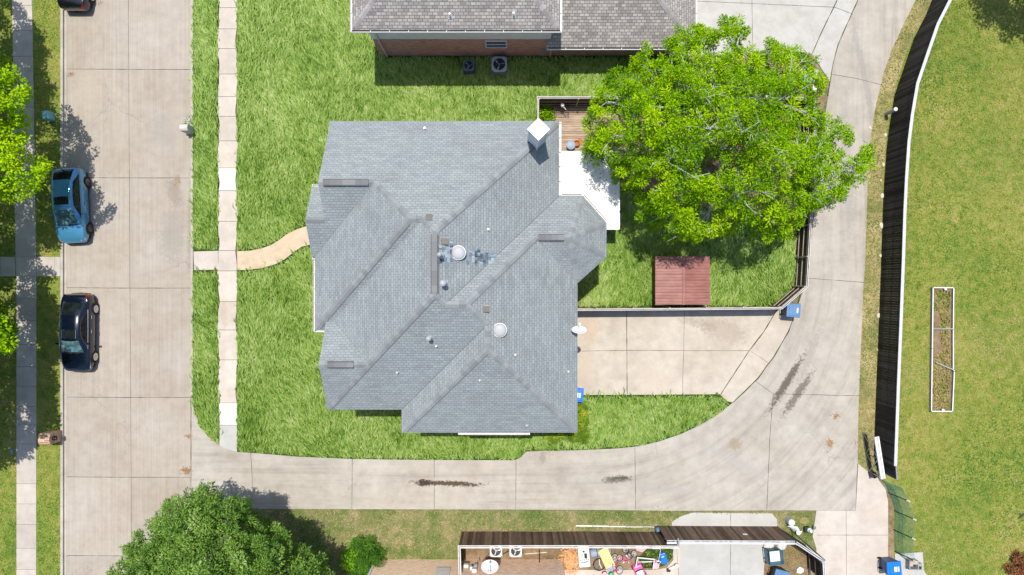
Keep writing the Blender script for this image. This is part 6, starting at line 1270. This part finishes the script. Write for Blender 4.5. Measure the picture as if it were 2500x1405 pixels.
q = at(1620.5, 1365, 0.15); t = thing('plastic_box', 'bright blue flat plastic box lying on the grass inside the south yard', 'lid', (q.x, q.y, 0.02), R(18)); mb = MB(); mb.box((0, 0, 0.07), (0.42, 0.7, 0.13), top=0.9); mb.build('lid', M['brightblue'], t, bevel=0.02); mb = MB(); mb.box((-0.02, 0.14, 0.145), (0.16, 0.045, 0.02)); mb.build('grip', M['white'], t)
t = thing('white_pole', 'thin white pole standing on the grass beside the blue lid', 'pole'); mb = MB(); mb.tube([at(1608, 1368), P(1613, 1343, 0.6), P(1606, 1338, 0.9)], 0.022, n=6); mb.build('pole', M['white'], t); mb = MB(); mb.box(P(1602, 1338, 0.9), (0.5, 0.12, 0.05)); mb.build('head', M['white'], t); rebase(t, tuple(at(1608, 1368)))
t = thing('basketball_stand', 'white post with a grey ball end lying on the patio edge', 'stand'); mb = MB(); a, b = P(1632, 1390, .1), P(1652, 1382, .25); mb.tube([a, b], [0.06, 0.09], n=10); mb.build('post', M['white'], t); mb = MB(); mb.lathe([(0.02, -0.14), (0.12, -0.08), (0.14, 0), (0.12, 0.08), (0.02, 0.14)], tuple(b), n=14); mb.build('ball_end', M['aclight'], t, smooth=True); mb = MB(); mb.box((a.x, a.y-0.05, 0.12), (0.22, 0.2, 0.1)); mb.build('foot', M['dark'], t); rebase(t, (a.x, a.y, 0))
q = at(1601, 1381, 0.2); t = thing('doll_pram', 'pale pink and white toy pram beside the goal frame', 'toy pram', (q.x, q.y, 0.02), R(62)); mb = MB(); mb.lathe([(0.1, 0.1), (0.17, 0.15), (0.2, 0.28), (0.19, 0.29)], n=14); mb.build('basket', M['lpink'], t); mb = MB(); mb.tube([(0.15, -.1, .25), (.4, -.1, .4), (.4, .1, .4), (.15, .1, .25)], 0.018); mb.build('handle', M['white'], t); mb = MB(); [mb.cyl((a, b-.02, .07), (a, b+.02, .07), .07, n=10) for a in (-.15, .15) for b in (-.12, .12)]; mb.build('wheels', M['pink'], t)
q = at(1566, 1340, 0.1); mb = MB(); mb.add([(-.3, -.12, .05), (.05, -.22, .09), (.45, .1, .06), (.4, .2, .1), (-.35, .18, .06), (0.05, 0.0, .14)], [(0, 1, 5), (1, 2, 5), (2, 3, 5), (3, 4, 5), (4, 0, 5)]); o = mb.build('pink_cloth', M['lpink']); o.location = (q.x, q.y, 0.02); tag(o, 'pale pink cloth on the dirt along the brown fence', 'cloth')
# wood chips pile: uncountable
mb = MB()
for _ in range(520):
    x, y = random.gauss(P(1393, 0).x, 0.26), random.gauss(P(0, 1364)[1], 0.42); h_ = 0.25*math.exp(-((x-P(1393, 0).x)**2/0.15+(y-P(0, 1364)[1])**2/0.4)); Mx = Matrix.Translation((x, y, h_+0.02+random.uniform(0, .05))) @ Matrix.Rotation(random.uniform(0, 6), 4, 'Z') @ Matrix.Rotation(random.gauss(0, .4), 4, 'X'); mb.box((0, 0, 0), (random.uniform(.07, .2), random.uniform(.03, .06), 0.012), M=Mx)
o = mb.build('wood_chips', plain('chips', (0.68, 0.36, 0.16), 0.8, var=0.3, sc=8), kind='stuff')
t = thing('garden_hose', 'black cables and hose between the pale air conditioners and the brick wall', 'hose'); mb = MB()
for pts in ([(1196, 1350), (1180, 1368), (1174, 1384)], [(1243, 1345), (1228, 1354), (1220, 1367)], [(1170, 1362), (1172, 1372), (1166, 1378)]): mb.tube([P(x, y, 0.12+0.2*i) for i, (x, y) in enumerate(pts)], 0.018, n=5)
mb.build('cable', M['black'], t); rebase(t, tuple(at(1196, 1350)))
a = at(1317, 1342); t = thing('metal_stake', 'dark upright stake in the dirt beside the pink brick wall', 'stake'); mb = MB(); mb.tube([a, P(1317, 1374, 1.1)], 0.03, n=6); mb.build('stake', M['dark'], t); mb = MB(); mb.tube([at(1281, 1353), at(1335, 1349)], 0.025, n=6); mb.build('foot', M['gutter'], t); rebase(t, tuple(a))
q = at(2497, 1262, 0.1); t = thing('branch', 'small dark fallen branch at the right edge of the field', 'branch', (q.x, q.y, 0.03), 0.4); mb = MB(); mb.tube([(-.3, 0, 0.05), (0, .05, .1), (.5, .2, .06)], [.02, .04, .05], n=6); mb.tube([(0, .05, .1), (-.1, .25, .08)], [.02, .01], n=5); mb.build('wood', M['barkd'], t)
mb = MB()
for _ in range(70):
    x, y = random.uniform(4.2, 6.1), random.uniform(4.6, 7.6)
    if random.random() < (x-3.5)/2.8: mb.box((x, y, 2.79+0.14*(1-(x-2.5)/3.6)), (random.uniform(.05, .11), random.uniform(.02, .04), 0.006), rz=random.uniform(0, 3))
mb.build('leaf_litter', M['leafE'], kind='stuff')
# leaves on the street: fallen leaves
mb = MB()
for px, py, n, s in ((455, 1150, 50, 0.16), (172, 182, 14, .1), (242, 8, 14, .2), (2028, 1082, 40, .2), (2038, 1018, 26, .14), (462, 1066, 14, .1), (1345, 1108, 20, .2), (2105, 1090, 70, .4), (1600, 1244, 30, .5), (432, 442, 20, .15)):
    c = at(px, py)
    for _ in range(n): Mx = Matrix.Translation((c.x+random.gauss(0, s), c.y+random.gauss(0, s), 0.035)) @ Matrix.Rotation(random.uniform(0, 6), 4, 'Z') @ Matrix.Rotation(random.gauss(0, .3), 4, 'X'); mb.box((0, 0, 0), (random.uniform(.03, .08), random.uniform(.015, .03), 0.004), M=Mx)
mb.build('fallen_leaves', plain('dead_leaf', (0.30, 0.16, 0.07), 0.9, var=0.3), kind='stuff')
